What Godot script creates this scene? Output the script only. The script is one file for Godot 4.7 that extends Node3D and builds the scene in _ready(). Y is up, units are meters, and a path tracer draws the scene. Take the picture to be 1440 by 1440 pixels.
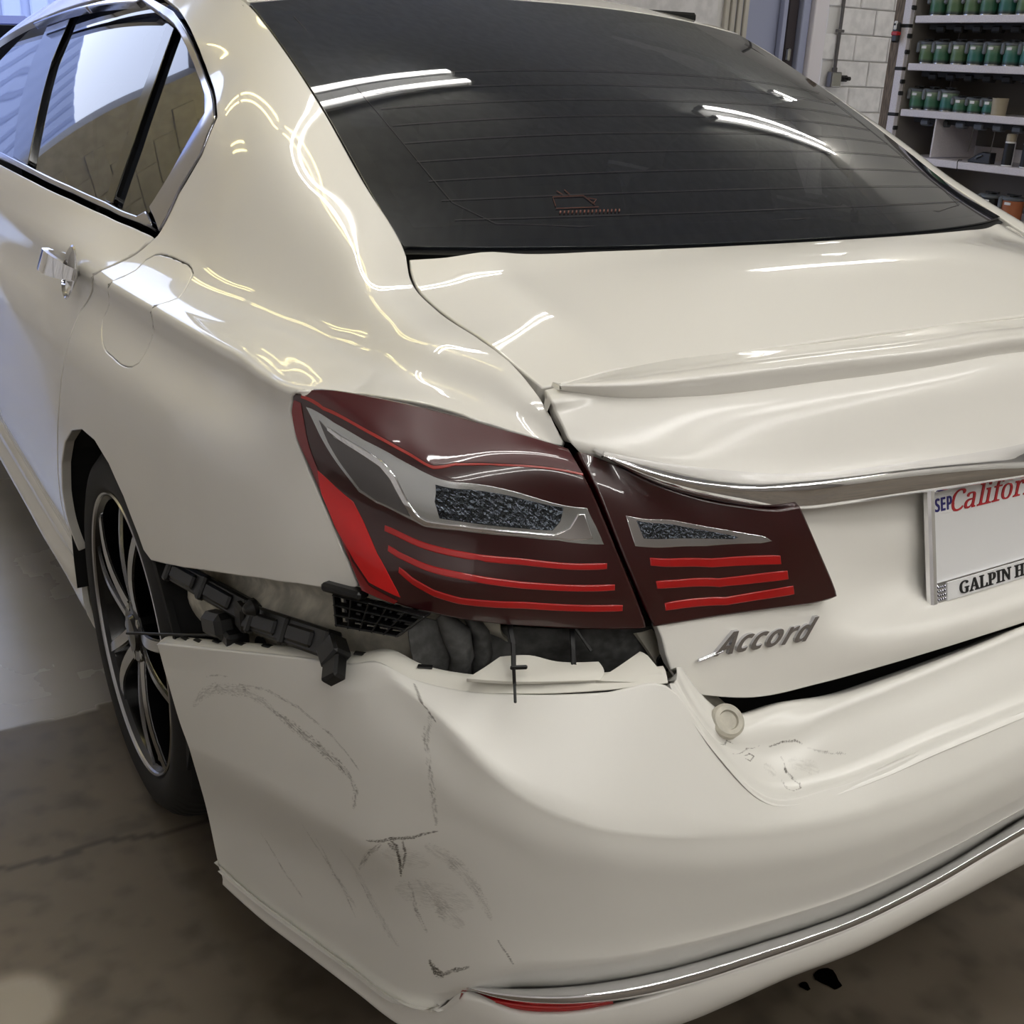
extends Node3D
# A damaged white sedan in a body shop. Car axes: x to the right, y up, z backwards; the rear axle stands over the origin. Metres.

var nets := {}
var outlines := {}
var scuffs := []
var pad_marks := []
var m := {}
var used := {}
var rng := RandomNumberGenerator.new()


func _ready() -> void:
	rng.seed = 7
	set_camera_and_light()
	body_shapes()
	make_materials()
	build_room()
	build_outside()
	build_car()
	build_rack()
	build_fixtures()


func set_camera_and_light() -> void:
	var cam := Camera3D.new()
	cam.name = "camera"
	cam.position = Vector3(-1.2766, 1.2909, 1.8241)
	cam.rotation_order = EULER_ORDER_YXZ
	cam.rotation_degrees = Vector3(-21.7895, -32.5471, 2.5506)
	cam.fov = 48.7660
	cam.near = 0.05
	cam.far = 200.0
	add_child(cam)
	cam.current = true
	var env := Environment.new()
	env.background_mode = Environment.BG_SKY
	var sky := Sky.new()
	var air := ProceduralSkyMaterial.new()
	air.sky_top_color = Color(0.80, 0.86, 1.0)
	air.sky_horizon_color = Color(0.93, 0.95, 1.0)
	air.ground_horizon_color = Color(0.7, 0.72, 0.78)
	air.ground_bottom_color = Color(0.5, 0.5, 0.5)
	air.energy_multiplier = 5.0
	sky.sky_material = air
	env.sky = sky
	env.tonemap_mode = Environment.TONE_MAPPER_LINEAR
	env.tonemap_exposure = 0.70
	env.sdfgi_enabled = true
	env.ssao_enabled = true
	env.ssil_enabled = true
	var world := WorldEnvironment.new()
	world.name = "daylight"
	world.environment = env
	add_child(world)


# ---------------------------------------------------------------- naming
func numbered(called: String) -> String:
	if not used.has(called):
		used[called] = 0
		return called
	used[called] += 1
	return "%s_%03d" % [called, used[called]]


func tag(o: Node3D, label: String, category := "", group := "", kind := "") -> Node3D:
	if label: o.set_meta("label", label)
	if category: o.set_meta("category", category)
	if group: o.set_meta("group", group)
	if kind: o.set_meta("kind", kind)
	return o


func thing(called: String, label: String, category: String, at := Vector3.ZERO, group := "") -> Node3D:
	var o := Node3D.new()
	o.name = numbered(called)
	o.position = at
	add_child(o)
	tag(o, label, category, group)
	return o


func part(called: String, mesh: Mesh, mat: Material, parent: Node3D, label := "") -> MeshInstance3D:
	var o := MeshInstance3D.new()
	o.name = called if parent != self else numbered(called)
	o.mesh = mesh
	if mat: o.material_override = mat
	parent.add_child(o, true)
	if label: o.set_meta("label", label)
	return o


func struct(called: String, mesh: Mesh, mat: Material, label: String, category: String) -> MeshInstance3D:
	var o := part(called, mesh, mat, self)
	tag(o, label, category, "", "structure")
	return o


# ---------------------------------------------------------------- surfaces through a net of points
func slope(p: Array, k: PackedFloat32Array, i: int) -> Vector3:
	var h0 := k[i] - k[i - 1]
	var h1 := k[i + 1] - k[i]
	var d0: Vector3 = (p[i] - p[i - 1]) / h0
	var d1: Vector3 = (p[i + 1] - p[i]) / h1
	return (d0 * h1 + d1 * h0) / (h0 + h1)


func along(p: Array, k: PackedFloat32Array, t: float) -> Vector3:
	var n := k.size()
	var i := 0
	while i < n - 2 and t >= k[i + 1]:
		i += 1
	var h := k[i + 1] - k[i]
	var s := (t - k[i]) / h
	var d: Vector3 = (p[i + 1] - p[i]) / h
	var m0 := d
	var m1 := d
	if n > 2:
		if i > 0: m0 = slope(p, k, i)
		if i < n - 2: m1 = slope(p, k, i + 1)
		if i == 0: m0 = (3.0 * d - m1) * 0.5
		if i == n - 2: m1 = (3.0 * d - m0) * 0.5
	var s2 := s * s
	var s3 := s2 * s
	return p[i] * (2.0 * s3 - 3.0 * s2 + 1.0) + m0 * (h * (s3 - 2.0 * s2 + s)) + p[i + 1] * (3.0 * s2 - 2.0 * s3) + m1 * (h * (s3 - s2))


func make_net(rows: Array) -> Dictionary:
	var nv := rows.size()
	var nu: int = rows[0].size()
	var ku := PackedFloat32Array([0.0])
	var kv := PackedFloat32Array([0.0])
	for i in nu - 1:
		var s := 0.0
		for r in rows: s += r[i].distance_to(r[i + 1])
		ku.append(ku[i] + s / nv)
	for j in nv - 1:
		var s := 0.0
		for i in nu: s += rows[j][i].distance_to(rows[j + 1][i])
		kv.append(kv[j] + s / nu)
	return {"g": rows, "ku": ku, "kv": kv}


func keep_net(called: String, flat: Array, halved: bool) -> void:
	var rows := []
	for f in flat:
		var r := []
		for i in f.size() / 3: r.append(Vector3(f[i * 3], f[i * 3 + 1], f[i * 3 + 2]))
		if halved:
			for i in range(r.size() - 2, -1, -1): r.append(Vector3(-r[i].x, r[i].y, r[i].z))
		rows.append(r)
	nets[called] = make_net(rows)


func keep_outline(called: String, f: Array) -> void:
	var p := PackedVector2Array()
	for i in f.size() / 2: p.append(Vector2(f[i * 2], f[i * 2 + 1]))
	outlines[called] = p


func point(net: Dictionary, u: float, v: float) -> Vector3:
	var kv: PackedFloat32Array = net.kv
	var n := kv.size()
	var j := 0
	while j < n - 2 and v >= kv[j + 1]:
		j += 1
	var col := []
	col.resize(n)
	for r in range(maxi(0, j - 1), mini(n, j + 3)):
		col[r] = along(net.g[r], net.ku, u)
	return along(col, kv, v)


func facing(net: Dictionary, u: float, v: float) -> Vector3:
	var e := 0.0015
	var a := point(net, u + e, v) - point(net, u - e, v)
	var b := point(net, u, v + e) - point(net, u, v - e)
	return a.cross(b).normalized()


func outline_all(net: Dictionary, inset := 0.0) -> PackedVector2Array:
	var a: float = net.ku[-1] - inset
	var b: float = net.kv[-1] - inset
	return PackedVector2Array([Vector2(inset, inset), Vector2(a, inset), Vector2(a, b), Vector2(inset, b)])


func shrunk(p: PackedVector2Array, by: float) -> PackedVector2Array:
	var best := p
	var size := -1.0
	var ccw := p if not Geometry2D.is_polygon_clockwise(p) else reversed(p)
	for q in Geometry2D.offset_polygon(ccw, -by, Geometry2D.JOIN_MITER):
		if Geometry2D.is_polygon_clockwise(q): continue
		var a := area_of(q)
		if a > size:
			size = a
			best = q
	return best


func reversed(p: PackedVector2Array) -> PackedVector2Array:
	var q := p.duplicate()
	q.reverse()
	return q


func area_of(p: PackedVector2Array) -> float:
	var s := 0.0
	for i in p.size(): s += p[i].cross(p[(i + 1) % p.size()])
	return absf(s) * 0.5


# A sheet cut out of a net along an outline: rounded edge, turned-in flange, optional holes, lift along the normal, mirror across the car.
func sheet(net: Dictionary, outline: PackedVector2Array, o := {}) -> ArrayMesh:
	var step: float = o.get("step", 0.015)
	var r: float = o.get("r", 0.0025)
	var depth: float = o.get("depth", 0.014)
	var lift: float = o.get("lift", 0.0)
	var flip: float = -1.0 if o.get("mirror", false) else 1.0
	var inward: float = -1.0 if o.get("inside_out", false) else 1.0
	var holes: Array = o.get("holes", [])
	var poly := shrunk(outline, o.get("gap", 0.0) + r)
	var lo := poly[0]
	var hi := poly[0]
	for p in poly:
		lo = lo.min(p)
		hi = hi.max(p)
	var nu := maxi(2, ceili((hi.x - lo.x) / step))
	var nv := maxi(2, ceili((hi.y - lo.y) / step))
	var du := (hi.x - lo.x) / nu
	var dv := (hi.y - lo.y) / nv
	var pos := PackedVector3Array()
	var nor := PackedVector3Array()
	var w := nu + 1
	pos.resize(w * (nv + 1))
	nor.resize(w * (nv + 1))
	var rows: Array = net.g
	for i in w:
		var col := []
		for row in rows: col.append(along(row, net.ku, lo.x + du * i))
		for j in nv + 1: pos[j * w + i] = along(col, net.kv, lo.y + dv * j)
	for j in nv + 1:
		for i in w:
			var a := pos[j * w + mini(i + 1, nu)] - pos[j * w + maxi(i - 1, 0)]
			var b := pos[mini(j + 1, nv) * w + i] - pos[maxi(j - 1, 0) * w + i]
			nor[j * w + i] = a.cross(b).normalized() * inward
	var edge := {}
	var loops := [poly]
	for h in holes: loops.append(h)
	for loop in loops:
		for k in loop.size():
			var a: Vector2 = (loop[k] - lo) / Vector2(du, dv)
			var b: Vector2 = (loop[(k + 1) % loop.size()] - lo) / Vector2(du, dv)
			var n := ceili(a.distance_to(b) * 3.0) + 1
			for s in n + 1:
				var c := a.lerp(b, s / float(n))
				for dx in [-0.02, 0.02]:
					for dy in [-0.02, 0.02]: edge[Vector2i(floori(c.x + dx), floori(c.y + dy))] = true
	var out := {"v": PackedVector3Array(), "n": PackedVector3Array(), "t": PackedVector2Array(), "i": PackedInt32Array()}
	var size := Vector2(net.ku[-1], net.kv[-1])
	var index := {}
	for j in nv:
		for i in nu:
			var cell := PackedVector2Array([lo + Vector2(i * du, j * dv), lo + Vector2((i + 1) * du, j * dv), lo + Vector2((i + 1) * du, (j + 1) * dv), lo + Vector2(i * du, (j + 1) * dv)])
			if edge.has(Vector2i(i, j)):
				var bits: Array = Geometry2D.intersect_polygons(cell, poly)
				for h in holes:
					var left := []
					for bit in bits: left.append_array(Geometry2D.clip_polygons(bit, h))
					bits = left
				for bit in bits:
					if Geometry2D.is_polygon_clockwise(bit): continue
					var tri := Geometry2D.triangulate_polygon(bit)
					var first: int = out.v.size()
					for p in bit:
						var q: Vector2 = (p - lo) / Vector2(du, dv)
						var a := clampi(floori(q.x), 0, nu - 1)
						var b := clampi(floori(q.y), 0, nv - 1)
						var f := q - Vector2(a, b)
						var n := nor[b * w + a].lerp(nor[b * w + a + 1], f.x).lerp(nor[(b + 1) * w + a].lerp(nor[(b + 1) * w + a + 1], f.x), f.y).normalized()
						put(out, point(net, p.x, p.y) + n * lift, n, p / size, flip)
					for t in tri.size() / 3: face(out, first + tri[t * 3], first + tri[t * 3 + 1], first + tri[t * 3 + 2])
			else:
				var c := (cell[0] + cell[2]) * 0.5
				if not Geometry2D.is_point_in_polygon(c, poly): continue
				var gone := false
				for h in holes: gone = gone or Geometry2D.is_point_in_polygon(c, h)
				if gone: continue
				var id := []
				for k in [[0, 0], [1, 0], [1, 1], [0, 1]]:
					var g: int = (j + k[1]) * w + i + k[0]
					if not index.has(g):
						index[g] = out.v.size()
						put(out, pos[g] + nor[g] * lift, nor[g], (lo + Vector2((i + k[0]) * du, (j + k[1]) * dv)) / size, flip)
					id.append(index[g])
				face(out, id[0], id[1], id[2])
				face(out, id[0], id[2], id[3])
	if depth > 0.0:
		for l in loops.size():
			rim(net, loops[l], l > 0, r, depth, lift, step, flip, inward, size, out)
	return mesh_of(out)


func rim(net: Dictionary, loop: PackedVector2Array, hole: bool, r: float, depth: float, lift: float, step: float, flip: float, inward: float, size: Vector2, out: Dictionary) -> void:
	if Geometry2D.is_polygon_clockwise(loop): loop = reversed(loop)
	var pts := []
	for k in loop.size():
		var a := loop[k]
		var b := loop[(k + 1) % loop.size()]
		var n := maxi(1, ceili(a.distance_to(b) / step))
		for s in n: pts.append(a.lerp(b, s / float(n)))
	var count := pts.size()
	var first: int = out.v.size()
	for k in count:
		var p: Vector2 = pts[k]
		var d1: Vector2 = (p - pts[(k + count - 1) % count]).normalized()
		var d2: Vector2 = (pts[(k + 1) % count] - p).normalized()
		var d := (d1 + d2).normalized()
		var out2 := Vector2(d.y, -d.x) * (-1.0 if hole else 1.0)
		var here := point(net, p.x, p.y)
		var n := facing(net, p.x, p.y) * inward
		var o := point(net, p.x + out2.x * 0.002, p.y + out2.y * 0.002) - here
		o = (o - n * o.dot(n)).normalized()
		here += n * lift
		for ring in [[0.0, 0.0], [0.5, 0.0], [1.0, 0.0], [1.0, 1.0]]:
			var a: float = ring[0] * PI / 2
			var nn: Vector3 = (o * sin(a) + n * cos(a)).normalized()
			put(out, here + o * (r * sin(a)) - n * (r * (1.0 - cos(a)) + depth * ring[1]), nn, p / size, flip)
	for k in count:
		var a := first + k * 4
		var b := first + ((k + 1) % count) * 4
		for s in 3:
			face(out, a + s, b + s, b + s + 1)
			face(out, a + s, b + s + 1, a + s + 1)


func put(out: Dictionary, p: Vector3, n: Vector3, uv: Vector2, flip: float) -> void:
	out.v.append(Vector3(p.x * flip, p.y, p.z))
	out.n.append(Vector3(n.x * flip, n.y, n.z))
	out.t.append(uv)


func face(out: Dictionary, a: int, b: int, c: int) -> void:
	var x: Vector3 = (out.v[b] - out.v[a]).cross(out.v[c] - out.v[a])
	if x.dot(out.n[a] + out.n[b] + out.n[c]) > 0.0:
		out.i.append_array([a, c, b])
	else:
		out.i.append_array([a, b, c])


func blank() -> Dictionary:
	return {"v": PackedVector3Array(), "n": PackedVector3Array(), "t": PackedVector2Array(), "i": PackedInt32Array()}


func mesh_of(out: Dictionary, onto: ArrayMesh = null) -> ArrayMesh:
	var a := []
	a.resize(Mesh.ARRAY_MAX)
	a[Mesh.ARRAY_VERTEX] = out.v
	a[Mesh.ARRAY_NORMAL] = out.n
	a[Mesh.ARRAY_TEX_UV] = out.t
	a[Mesh.ARRAY_INDEX] = out.i
	var me := onto if onto else ArrayMesh.new()
	me.add_surface_from_arrays(Mesh.PRIMITIVE_TRIANGLES, a)
	return me


# ---------------------------------------------------------------- plain solids, each added to a gathering of triangles
func quad(g: Dictionary, a: Vector3, b: Vector3, c: Vector3, d: Vector3, n := Vector3.ZERO) -> void:
	if n == Vector3.ZERO: n = (b - a).cross(c - a).normalized()
	var f: int = g.v.size()
	var uv := [Vector2(0, 0), Vector2(1, 0), Vector2(1, 1), Vector2(0, 1)]
	var k := 0
	for p in [a, b, c, d]:
		put(g, p, n, uv[k], 1.0)
		k += 1
	face(g, f, f + 1, f + 2)
	face(g, f, f + 2, f + 3)


# a box with chamfered edges, turned by a basis
func block(g: Dictionary, at: Vector3, size: Vector3, bevel := 0.003, turn := Basis.IDENTITY) -> void:
	var h := size * 0.5
	bevel = minf(bevel, minf(h.x, minf(h.y, h.z)) * 0.9)
	var corner := func(s: Vector3, axis: int) -> Vector3:
		var p := s * (h - Vector3.ONE * bevel)
		p[axis] = s[axis] * h[axis]
		return at + turn * p
	var signs := [-1.0, 1.0]
	for axis in 3:
		var b := (axis + 1) % 3
		var c := (axis + 2) % 3
		for s in signs:
			var q := []
			for t in [[-1.0, -1.0], [1.0, -1.0], [1.0, 1.0], [-1.0, 1.0]]:
				var k := Vector3.ZERO
				k[axis] = s
				k[b] = t[0]
				k[c] = t[1]
				q.append(corner.call(k, axis))
			var n := Vector3.ZERO
			n[axis] = s
			quad(g, q[0], q[1], q[2], q[3], turn * n)
		for s in signs:
			for t in signs:
				var e := []
				for z in signs:
					var k := Vector3.ZERO
					k[b] = s
					k[c] = t
					k[axis] = z
					e.append(corner.call(k, b))
					e.append(corner.call(k, c))
				var n := Vector3.ZERO
				n[b] = s
				n[c] = t
				quad(g, e[0], e[1], e[3], e[2], turn * n.normalized())
	for x in signs:
		for y in signs:
			for z in signs:
				var k := Vector3(x, y, z)
				var n := turn * k.normalized()
				var f: int = g.v.size()
				for axis in 3: put(g, corner.call(k, axis), n, Vector2.ZERO, 1.0)
				face(g, f, f + 1, f + 2)


func box(at: Vector3, size: Vector3, bevel := 0.003, turn := Basis.IDENTITY) -> ArrayMesh:
	var g := blank()
	block(g, at, size, bevel, turn)
	return mesh_of(g)


# a tube along a path, with a radius that may change
func pipe(g: Dictionary, path: Array, radius, sides := 10, capped := true) -> void:
	var n := path.size()
	var t0: Vector3 = (path[1] - path[0]).normalized()
	var x := t0.cross(Vector3.UP if absf(t0.y) < 0.9 else Vector3.RIGHT).normalized()
	var first: int = g.v.size()
	for k in n:
		var t: Vector3 = (path[mini(k + 1, n - 1)] - path[maxi(k - 1, 0)]).normalized()
		x = (x - t * x.dot(t)).normalized()
		var y := t.cross(x)
		var r: float = radius[k] if radius is Array else radius
		for s in sides:
			var a := TAU * s / sides
			var d := x * cos(a) + y * sin(a)
			put(g, path[k] + d * r, d, Vector2(s / float(sides), k / float(n)), 1.0)
	for k in n - 1:
		for s in sides:
			var a := first + k * sides + s
			var b := first + k * sides + (s + 1) % sides
			face(g, a, b, b + sides)
			face(g, a, b + sides, a + sides)
	if capped:
		for e in [0, n - 1]:
			var d: Vector3 = (path[e] - path[1 if e == 0 else n - 2]).normalized()
			var f: int = g.v.size()
			for s in sides: put(g, g.v[first + e * sides + s], d, Vector2.ZERO, 1.0)
			for s in sides - 2: face(g, f, f + s + 1, f + s + 2)


# a profile of (radius, height) turned round an axis; breaks in the profile stay sharp
func turned(g: Dictionary, at: Vector3, axis: Vector3, profile: Array, sides := 32, squash := 1.0) -> void:
	var x := axis.cross(Vector3.UP if absf(axis.y) < 0.9 else Vector3.RIGHT).normalized()
	var y := axis.cross(x)
	for k in profile.size() - 1:
		var p: Vector2 = profile[k]
		var q: Vector2 = profile[k + 1]
		if p.is_equal_approx(q): continue
		var d := (q - p).normalized()
		var first: int = g.v.size()
		for s in sides + 1:
			var a := TAU * s / sides
			var out := x * cos(a) + y * sin(a) * squash
			for e in [p, q]:
				put(g, at + out * e.x + axis * e.y, (out * d.y - axis * d.x).normalized(), Vector2(s / float(sides), 0.0 if e == p else 1.0), 1.0)
		for s in sides:
			var f := first + s * 2
			face(g, f, f + 2, f + 3)
			face(g, f, f + 3, f + 1)


# an outline in a plane, thickened, with a small chamfer on the front edge
func slab(g: Dictionary, outline: PackedVector2Array, place: Transform3D, thick: float, bevel := 0.0) -> void:
	if Geometry2D.is_polygon_clockwise(outline): outline = reversed(outline)
	var top := outline if bevel <= 0.0 else shrunk(outline, bevel)
	if top.size() != outline.size():
		top = outline
		bevel = 0.0
	var n := place.basis.z.normalized()
	var tri := Geometry2D.triangulate_polygon(top)
	var f: int = g.v.size()
	for p in top: put(g, place * Vector3(p.x, p.y, thick), n, p, 1.0)
	for t in tri.size() / 3: face(g, f + tri[t * 3], f + tri[t * 3 + 1], f + tri[t * 3 + 2])
	f = g.v.size()
	for p in outline: put(g, place * Vector3(p.x, p.y, 0.0), -n, p, 1.0)
	tri = Geometry2D.triangulate_polygon(outline)
	for t in tri.size() / 3: face(g, f + tri[t * 3], f + tri[t * 3 + 1], f + tri[t * 3 + 2])
	var start := 0
	if bevel > 0.0:
		var best := 1e9
		for k in top.size():
			if top[k].distance_to(outline[0]) < best:
				best = top[k].distance_to(outline[0])
				start = k
	for k in outline.size():
		var l := (k + 1) % outline.size()
		var a := outline[k]
		var b := outline[l]
		var side := Vector2(b.y - a.y, a.x - b.x).normalized()
		var sn := (place.basis * Vector3(side.x, side.y, 0.0)).normalized()
		quad(g, place * Vector3(a.x, a.y, 0), place * Vector3(b.x, b.y, 0), place * Vector3(b.x, b.y, thick - bevel), place * Vector3(a.x, a.y, thick - bevel), sn)
		if bevel > 0.0:
			var c := top[(start + k) % top.size()]
			var d := top[(start + l) % top.size()]
			quad(g, place * Vector3(a.x, a.y, thick - bevel), place * Vector3(b.x, b.y, thick - bevel), place * Vector3(d.x, d.y, thick), place * Vector3(c.x, c.y, thick), (sn + n).normalized())


func round_rect(w: float, h: float, r: float, steps := 4) -> PackedVector2Array:
	var p := PackedVector2Array()
	for c in [[1, -1, -90], [1, 1, 0], [-1, 1, 90], [-1, -1, 180]]:
		for s in steps + 1:
			var a := deg_to_rad(c[2] + 90.0 * s / steps)
			p.append(Vector2(c[0] * (w / 2 - r) + cos(a) * r, c[1] * (h / 2 - r) + sin(a) * r))
	return p


func words(text: String, height: float, depth: float, font_name := "Droid Sans", weight := 700, lean := 0.0, wide := 1.0) -> ArrayMesh:
	var t := TextMesh.new()
	var f := SystemFont.new()
	f.font_names = PackedStringArray([font_name])
	f.font_weight = weight
	t.font = f
	t.text = text
	t.font_size = 48
	t.pixel_size = height / 34.0
	t.depth = depth
	t.curve_step = 1.0
	var a := t.get_mesh_arrays()
	var v: PackedVector3Array = a[Mesh.ARRAY_VERTEX]
	for i in v.size(): v[i] = Vector3(v[i].x * wide + v[i].y * lean, v[i].y, v[i].z)
	a[Mesh.ARRAY_VERTEX] = v
	var clean := []
	clean.resize(Mesh.ARRAY_MAX)
	for k in [Mesh.ARRAY_VERTEX, Mesh.ARRAY_NORMAL, Mesh.ARRAY_INDEX]: clean[k] = a[k]
	var me := ArrayMesh.new()
	me.add_surface_from_arrays(Mesh.PRIMITIVE_TRIANGLES, clean)
	return me


func body_shapes() -> void:
	var side := []
	side.append([-.875,.29,-2.4,-.8784,.29,-1.6,-.8801,.29,-.95,-.8819,.2883,-.5,-.8818,.2882,-.22,-.8803,.2897,-.02,-.8817,.2893,.16,-.8828,.2892,.34,-.8728,.2978,.48,-.8625,.3086,.565,-.8528,.3206,.64,-.82,.34,.74,-.7684,.3584,.82,-.7,.38,.905])
	side.append([-.915,.42,-2.4,-.9167,.42,-1.6,-.9177,.42,-.95,-.918,.42,-.5,-.9192,.4188,-.22,-.9183,.4197,-.02,-.9157,.4227,.16,-.908,.43,.34,-.899,.44,.48,-.889,.4488,.565,-.872,.46,.64,-.8422,.4811,.74,-.8,.5,.82,-.725,.52,.905])
	side.append([-.928,.56,-2.4,-.9292,.5548,-1.6,-.9302,.5552,-.95,-.931,.56,-.5,-.9328,.565,-.22,-.9323,.5695,-.02,-.9299,.5723,.16,-.922,.58,.34,-.9123,.5984,.48,-.9019,.6114,.565,-.885,.62,.64,-.8573,.6251,.74,-.815,.63,.82,-.735,.64,.905])
	side.append([-.925,.7,-2.4,-.9257,.6948,-1.6,-.9271,.6952,-.95,-.929,.7,-.5,-.9322,.705,-.22,-.9323,.7095,-.02,-.9291,.7145,.16,-.921,.72,.34,-.9125,.7241,.48,-.9036,.7269,.565,-.889,.73,.64,-.8685,.7363,.74,-.828,.74,.82,-.74,.74,.905])
	side.append([-.912,.81,-2.4,-.9136,.8104,-1.6,-.9143,.8141,-.95,-.914,.82,-.5,-.9144,.8238,-.22,-.9133,.8292,-.02,-.9109,.8392,.16,-.905,.85,.34,-.8988,.856,.48,-.8919,.8587,.565,-.88,.86,.64,-.855,.86,.74,-.812,.85,.82,-.72,.835,.905])
	side.append([-.895,.825,-2.4,-.8956,.8455,-1.6,-.8871,.8846,-.95,-.8821,.901,-.5,-.8783,.9086,-.22,-.8753,.914,-.02,-.8716,.9186,.16,-.8662,.9228,.34,-.8609,.9275,.48,-.8567,.9306,.565,-.8574,.9341,.64,-.8447,.9427,.74,-.7483,.9395,.82,-.6338,.8979,.905])
	side.append([-.896,.855,-2.4,-.8966,.8755,-1.6,-.8881,.9146,-.95,-.8831,.931,-.5,-.8793,.9386,-.22,-.8763,.944,-.02,-.8726,.9486,.16,-.8672,.9528,.34,-.8619,.9555,.48,-.8577,.9566,.565,-.8584,.9561,.64,-.8447,.9587,.74,-.7483,.9525,.82,-.6338,.9099,.905])
	side.append([-.8934,.8824,-2.4,-.8966,.8998,-1.6,-.8878,.9324,-.95,-.8792,.9465,-.5,-.8704,.9536,-.22,-.8547,.9561,-.02,-.8522,.9559,.16,-.8481,.9562,.34,-.8441,.9567,.48,-.8414,.9571,.565,-.8422,.9566,.64,-.8294,.9591,.74,-.7396,.9527,.82,-.6325,.9099,.905])
	side.append([-.8784,.9336,-2.4,-.8868,.9449,-1.6,-.8774,.9641,-.95,-.8615,.9734,-.5,-.8426,.9795,-.22,-.8238,.9789,-.02,-.8229,.971,.16,-.8209,.9623,.34,-.8187,.9588,.48,-.8181,.9579,.565,-.8191,.9573,.64,-.8075,.9595,.74,-.7271,.9529,.82,-.6307,.9101,.905])
	side.append([-.862,.99,-2.4,-.8761,.9944,-1.6,-.866,.999,-.95,-.842,1.003,-.5,-.812,1.008,-.22,-.7898,1.0171,-.02,-.7908,1.0002,.16,-.791,.9737,.34,-.7908,.9619,.48,-.7924,.9588,.565,-.7936,.9582,.64,-.7834,.96,.74,-.7134,.9533,.82,-.6287,.9105,.905])
	side.append([-.8344,1.0389,-2.4,-.8408,1.0579,-1.6,-.8256,1.0661,-.95,-.7989,1.0661,-.5,-.7658,1.0667,-.22,-.7527,1.0797,-.02,-.7557,1.0555,.16,-.7584,1.0005,.34,-.7604,.9705,.48,-.7645,.9615,.565,-.7659,.9601,.64,-.7571,.9612,.74,-.6985,.9541,.82,-.6265,.9118,.905])
	side.append([-.8138,1.0756,-2.4,-.8143,1.1055,-1.6,-.7952,1.1164,-.95,-.7666,1.1134,-.5,-.7311,1.1107,-.22,-.725,1.1348,-.02,-.7294,1.1053,.16,-.7339,1.0342,.34,-.7376,.9876,.48,-.7435,.9696,.565,-.7451,.9652,.64,-.7374,.964,.74,-.6873,.9564,.82,-.6248,.9138,.905])
	side.append([-.8,1.1,-2.4,-.7967,1.1373,-1.6,-.775,1.15,-.95,-.745,1.145,-.5,-.708,1.14,-.22,-.7064,1.1693,-.02,-.7118,1.1342,.16,-.7176,1.0585,.34,-.7223,1.0063,.48,-.7295,.9824,.565,-.7312,.9737,.64,-.7242,.9691,.74,-.6798,.9601,.82,-.6237,.9158,.905])
	side.append([-.7786,1.1257,-2.4,-.772,1.1727,-1.6,-.7504,1.1886,-.95,-.7225,1.1821,-.5,-.6913,1.1743,-.22,-.6879,1.199,-.02,-.6943,1.1566,.16,-.7013,1.0792,.34,-.7071,1.0265,.48,-.7155,.9996,.565,-.7174,.9865,.64,-.7111,.9779,.74,-.6723,.9661,.82,-.6226,.9181,.905])
	side.append([-.7571,1.1514,-2.4,-.7473,1.2081,-1.6,-.7257,1.2271,-.95,-.7,1.2191,-.5,-.6746,1.2086,-.22,-.6694,1.2229,-.02,-.6768,1.1728,.16,-.685,1.0942,.34,-.6919,1.0425,.48,-.7015,1.0134,.565,-.7035,.9983,.64,-.698,.9875,.74,-.6648,.9726,.82,-.6216,.9203,.905])
	side.append([-.7357,1.1771,-2.4,-.7227,1.2435,-1.6,-.7011,1.2657,-.95,-.6775,1.2562,-.5,-.6579,1.2429,-.22,-.6508,1.2416,-.02,-.6592,1.1844,.16,-.6687,1.1043,.34,-.6767,1.0524,.48,-.6875,1.0207,.565,-.6896,1.0051,.64,-.6848,.9939,.74,-.6573,.9771,.82,-.6205,.9222,.905])
	side.append([-.7036,1.2157,-2.4,-.6856,1.2966,-1.6,-.6641,1.3236,-.95,-.6438,1.3118,-.5,-.6328,1.2943,-.22,-.623,1.2624,-.02,-.6329,1.1964,.16,-.6442,1.1136,.34,-.6538,1.0596,.48,-.6666,1.0247,.565,-.6688,1.009,.64,-.6651,.9977,.74,-.6461,.98,.82,-.6188,.9239,.905])
	side.append([-.6471,1.2624,-2.4,-.6225,1.3541,-1.6,-.6018,1.3803,-.95,-.5913,1.3625,-.5,-.591,1.3352,-.22,-.5921,1.2795,-.02,-.6037,1.206,.16,-.617,1.1199,.34,-.6285,1.0632,.48,-.6433,1.0261,.565,-.6457,1.0104,.64,-.6432,.9989,.74,-.6337,.981,.82,-.617,.9249,.905])
	side.append([-.6,1.3,-2.4,-.57,1.4,-1.6,-.55,1.425,-.95,-.548,1.402,-.5,-.5564,1.3664,-.22,-.5674,1.2907,-.02,-.5803,1.2125,.16,-.5952,1.1239,.34,-.6082,1.065,.48,-.6246,1.0268,.565,-.6272,1.011,.64,-.6257,.9994,.74,-.6237,.9813,.82,-.6155,.9253,.905])
	keep_net("side", side, false)
	var sideglass := []
	sideglass.append([-.869,.94,-2.4,-.882,.94,-1.6,-.879,.94,-.95,-.854,.94,-.5,-.819,.94,-.1,-.784,.94,.2])
	sideglass.append([-.789,1.06,-2.4,-.806,1.06,-1.6,-.803,1.06,-.95,-.776,1.06,-.5,-.737,1.06,-.1,-.699,1.06,.2])
	sideglass.append([-.702,1.18,-2.4,-.722,1.18,-1.6,-.719,1.18,-.95,-.691,1.18,-.5,-.652,1.18,-.1,-.614,1.18,.2])
	sideglass.append([-.606,1.3,-2.4,-.629,1.3,-1.6,-.627,1.3,-.95,-.599,1.3,-.5,-.561,1.3,-.1,-.524,1.3,.2])
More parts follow.
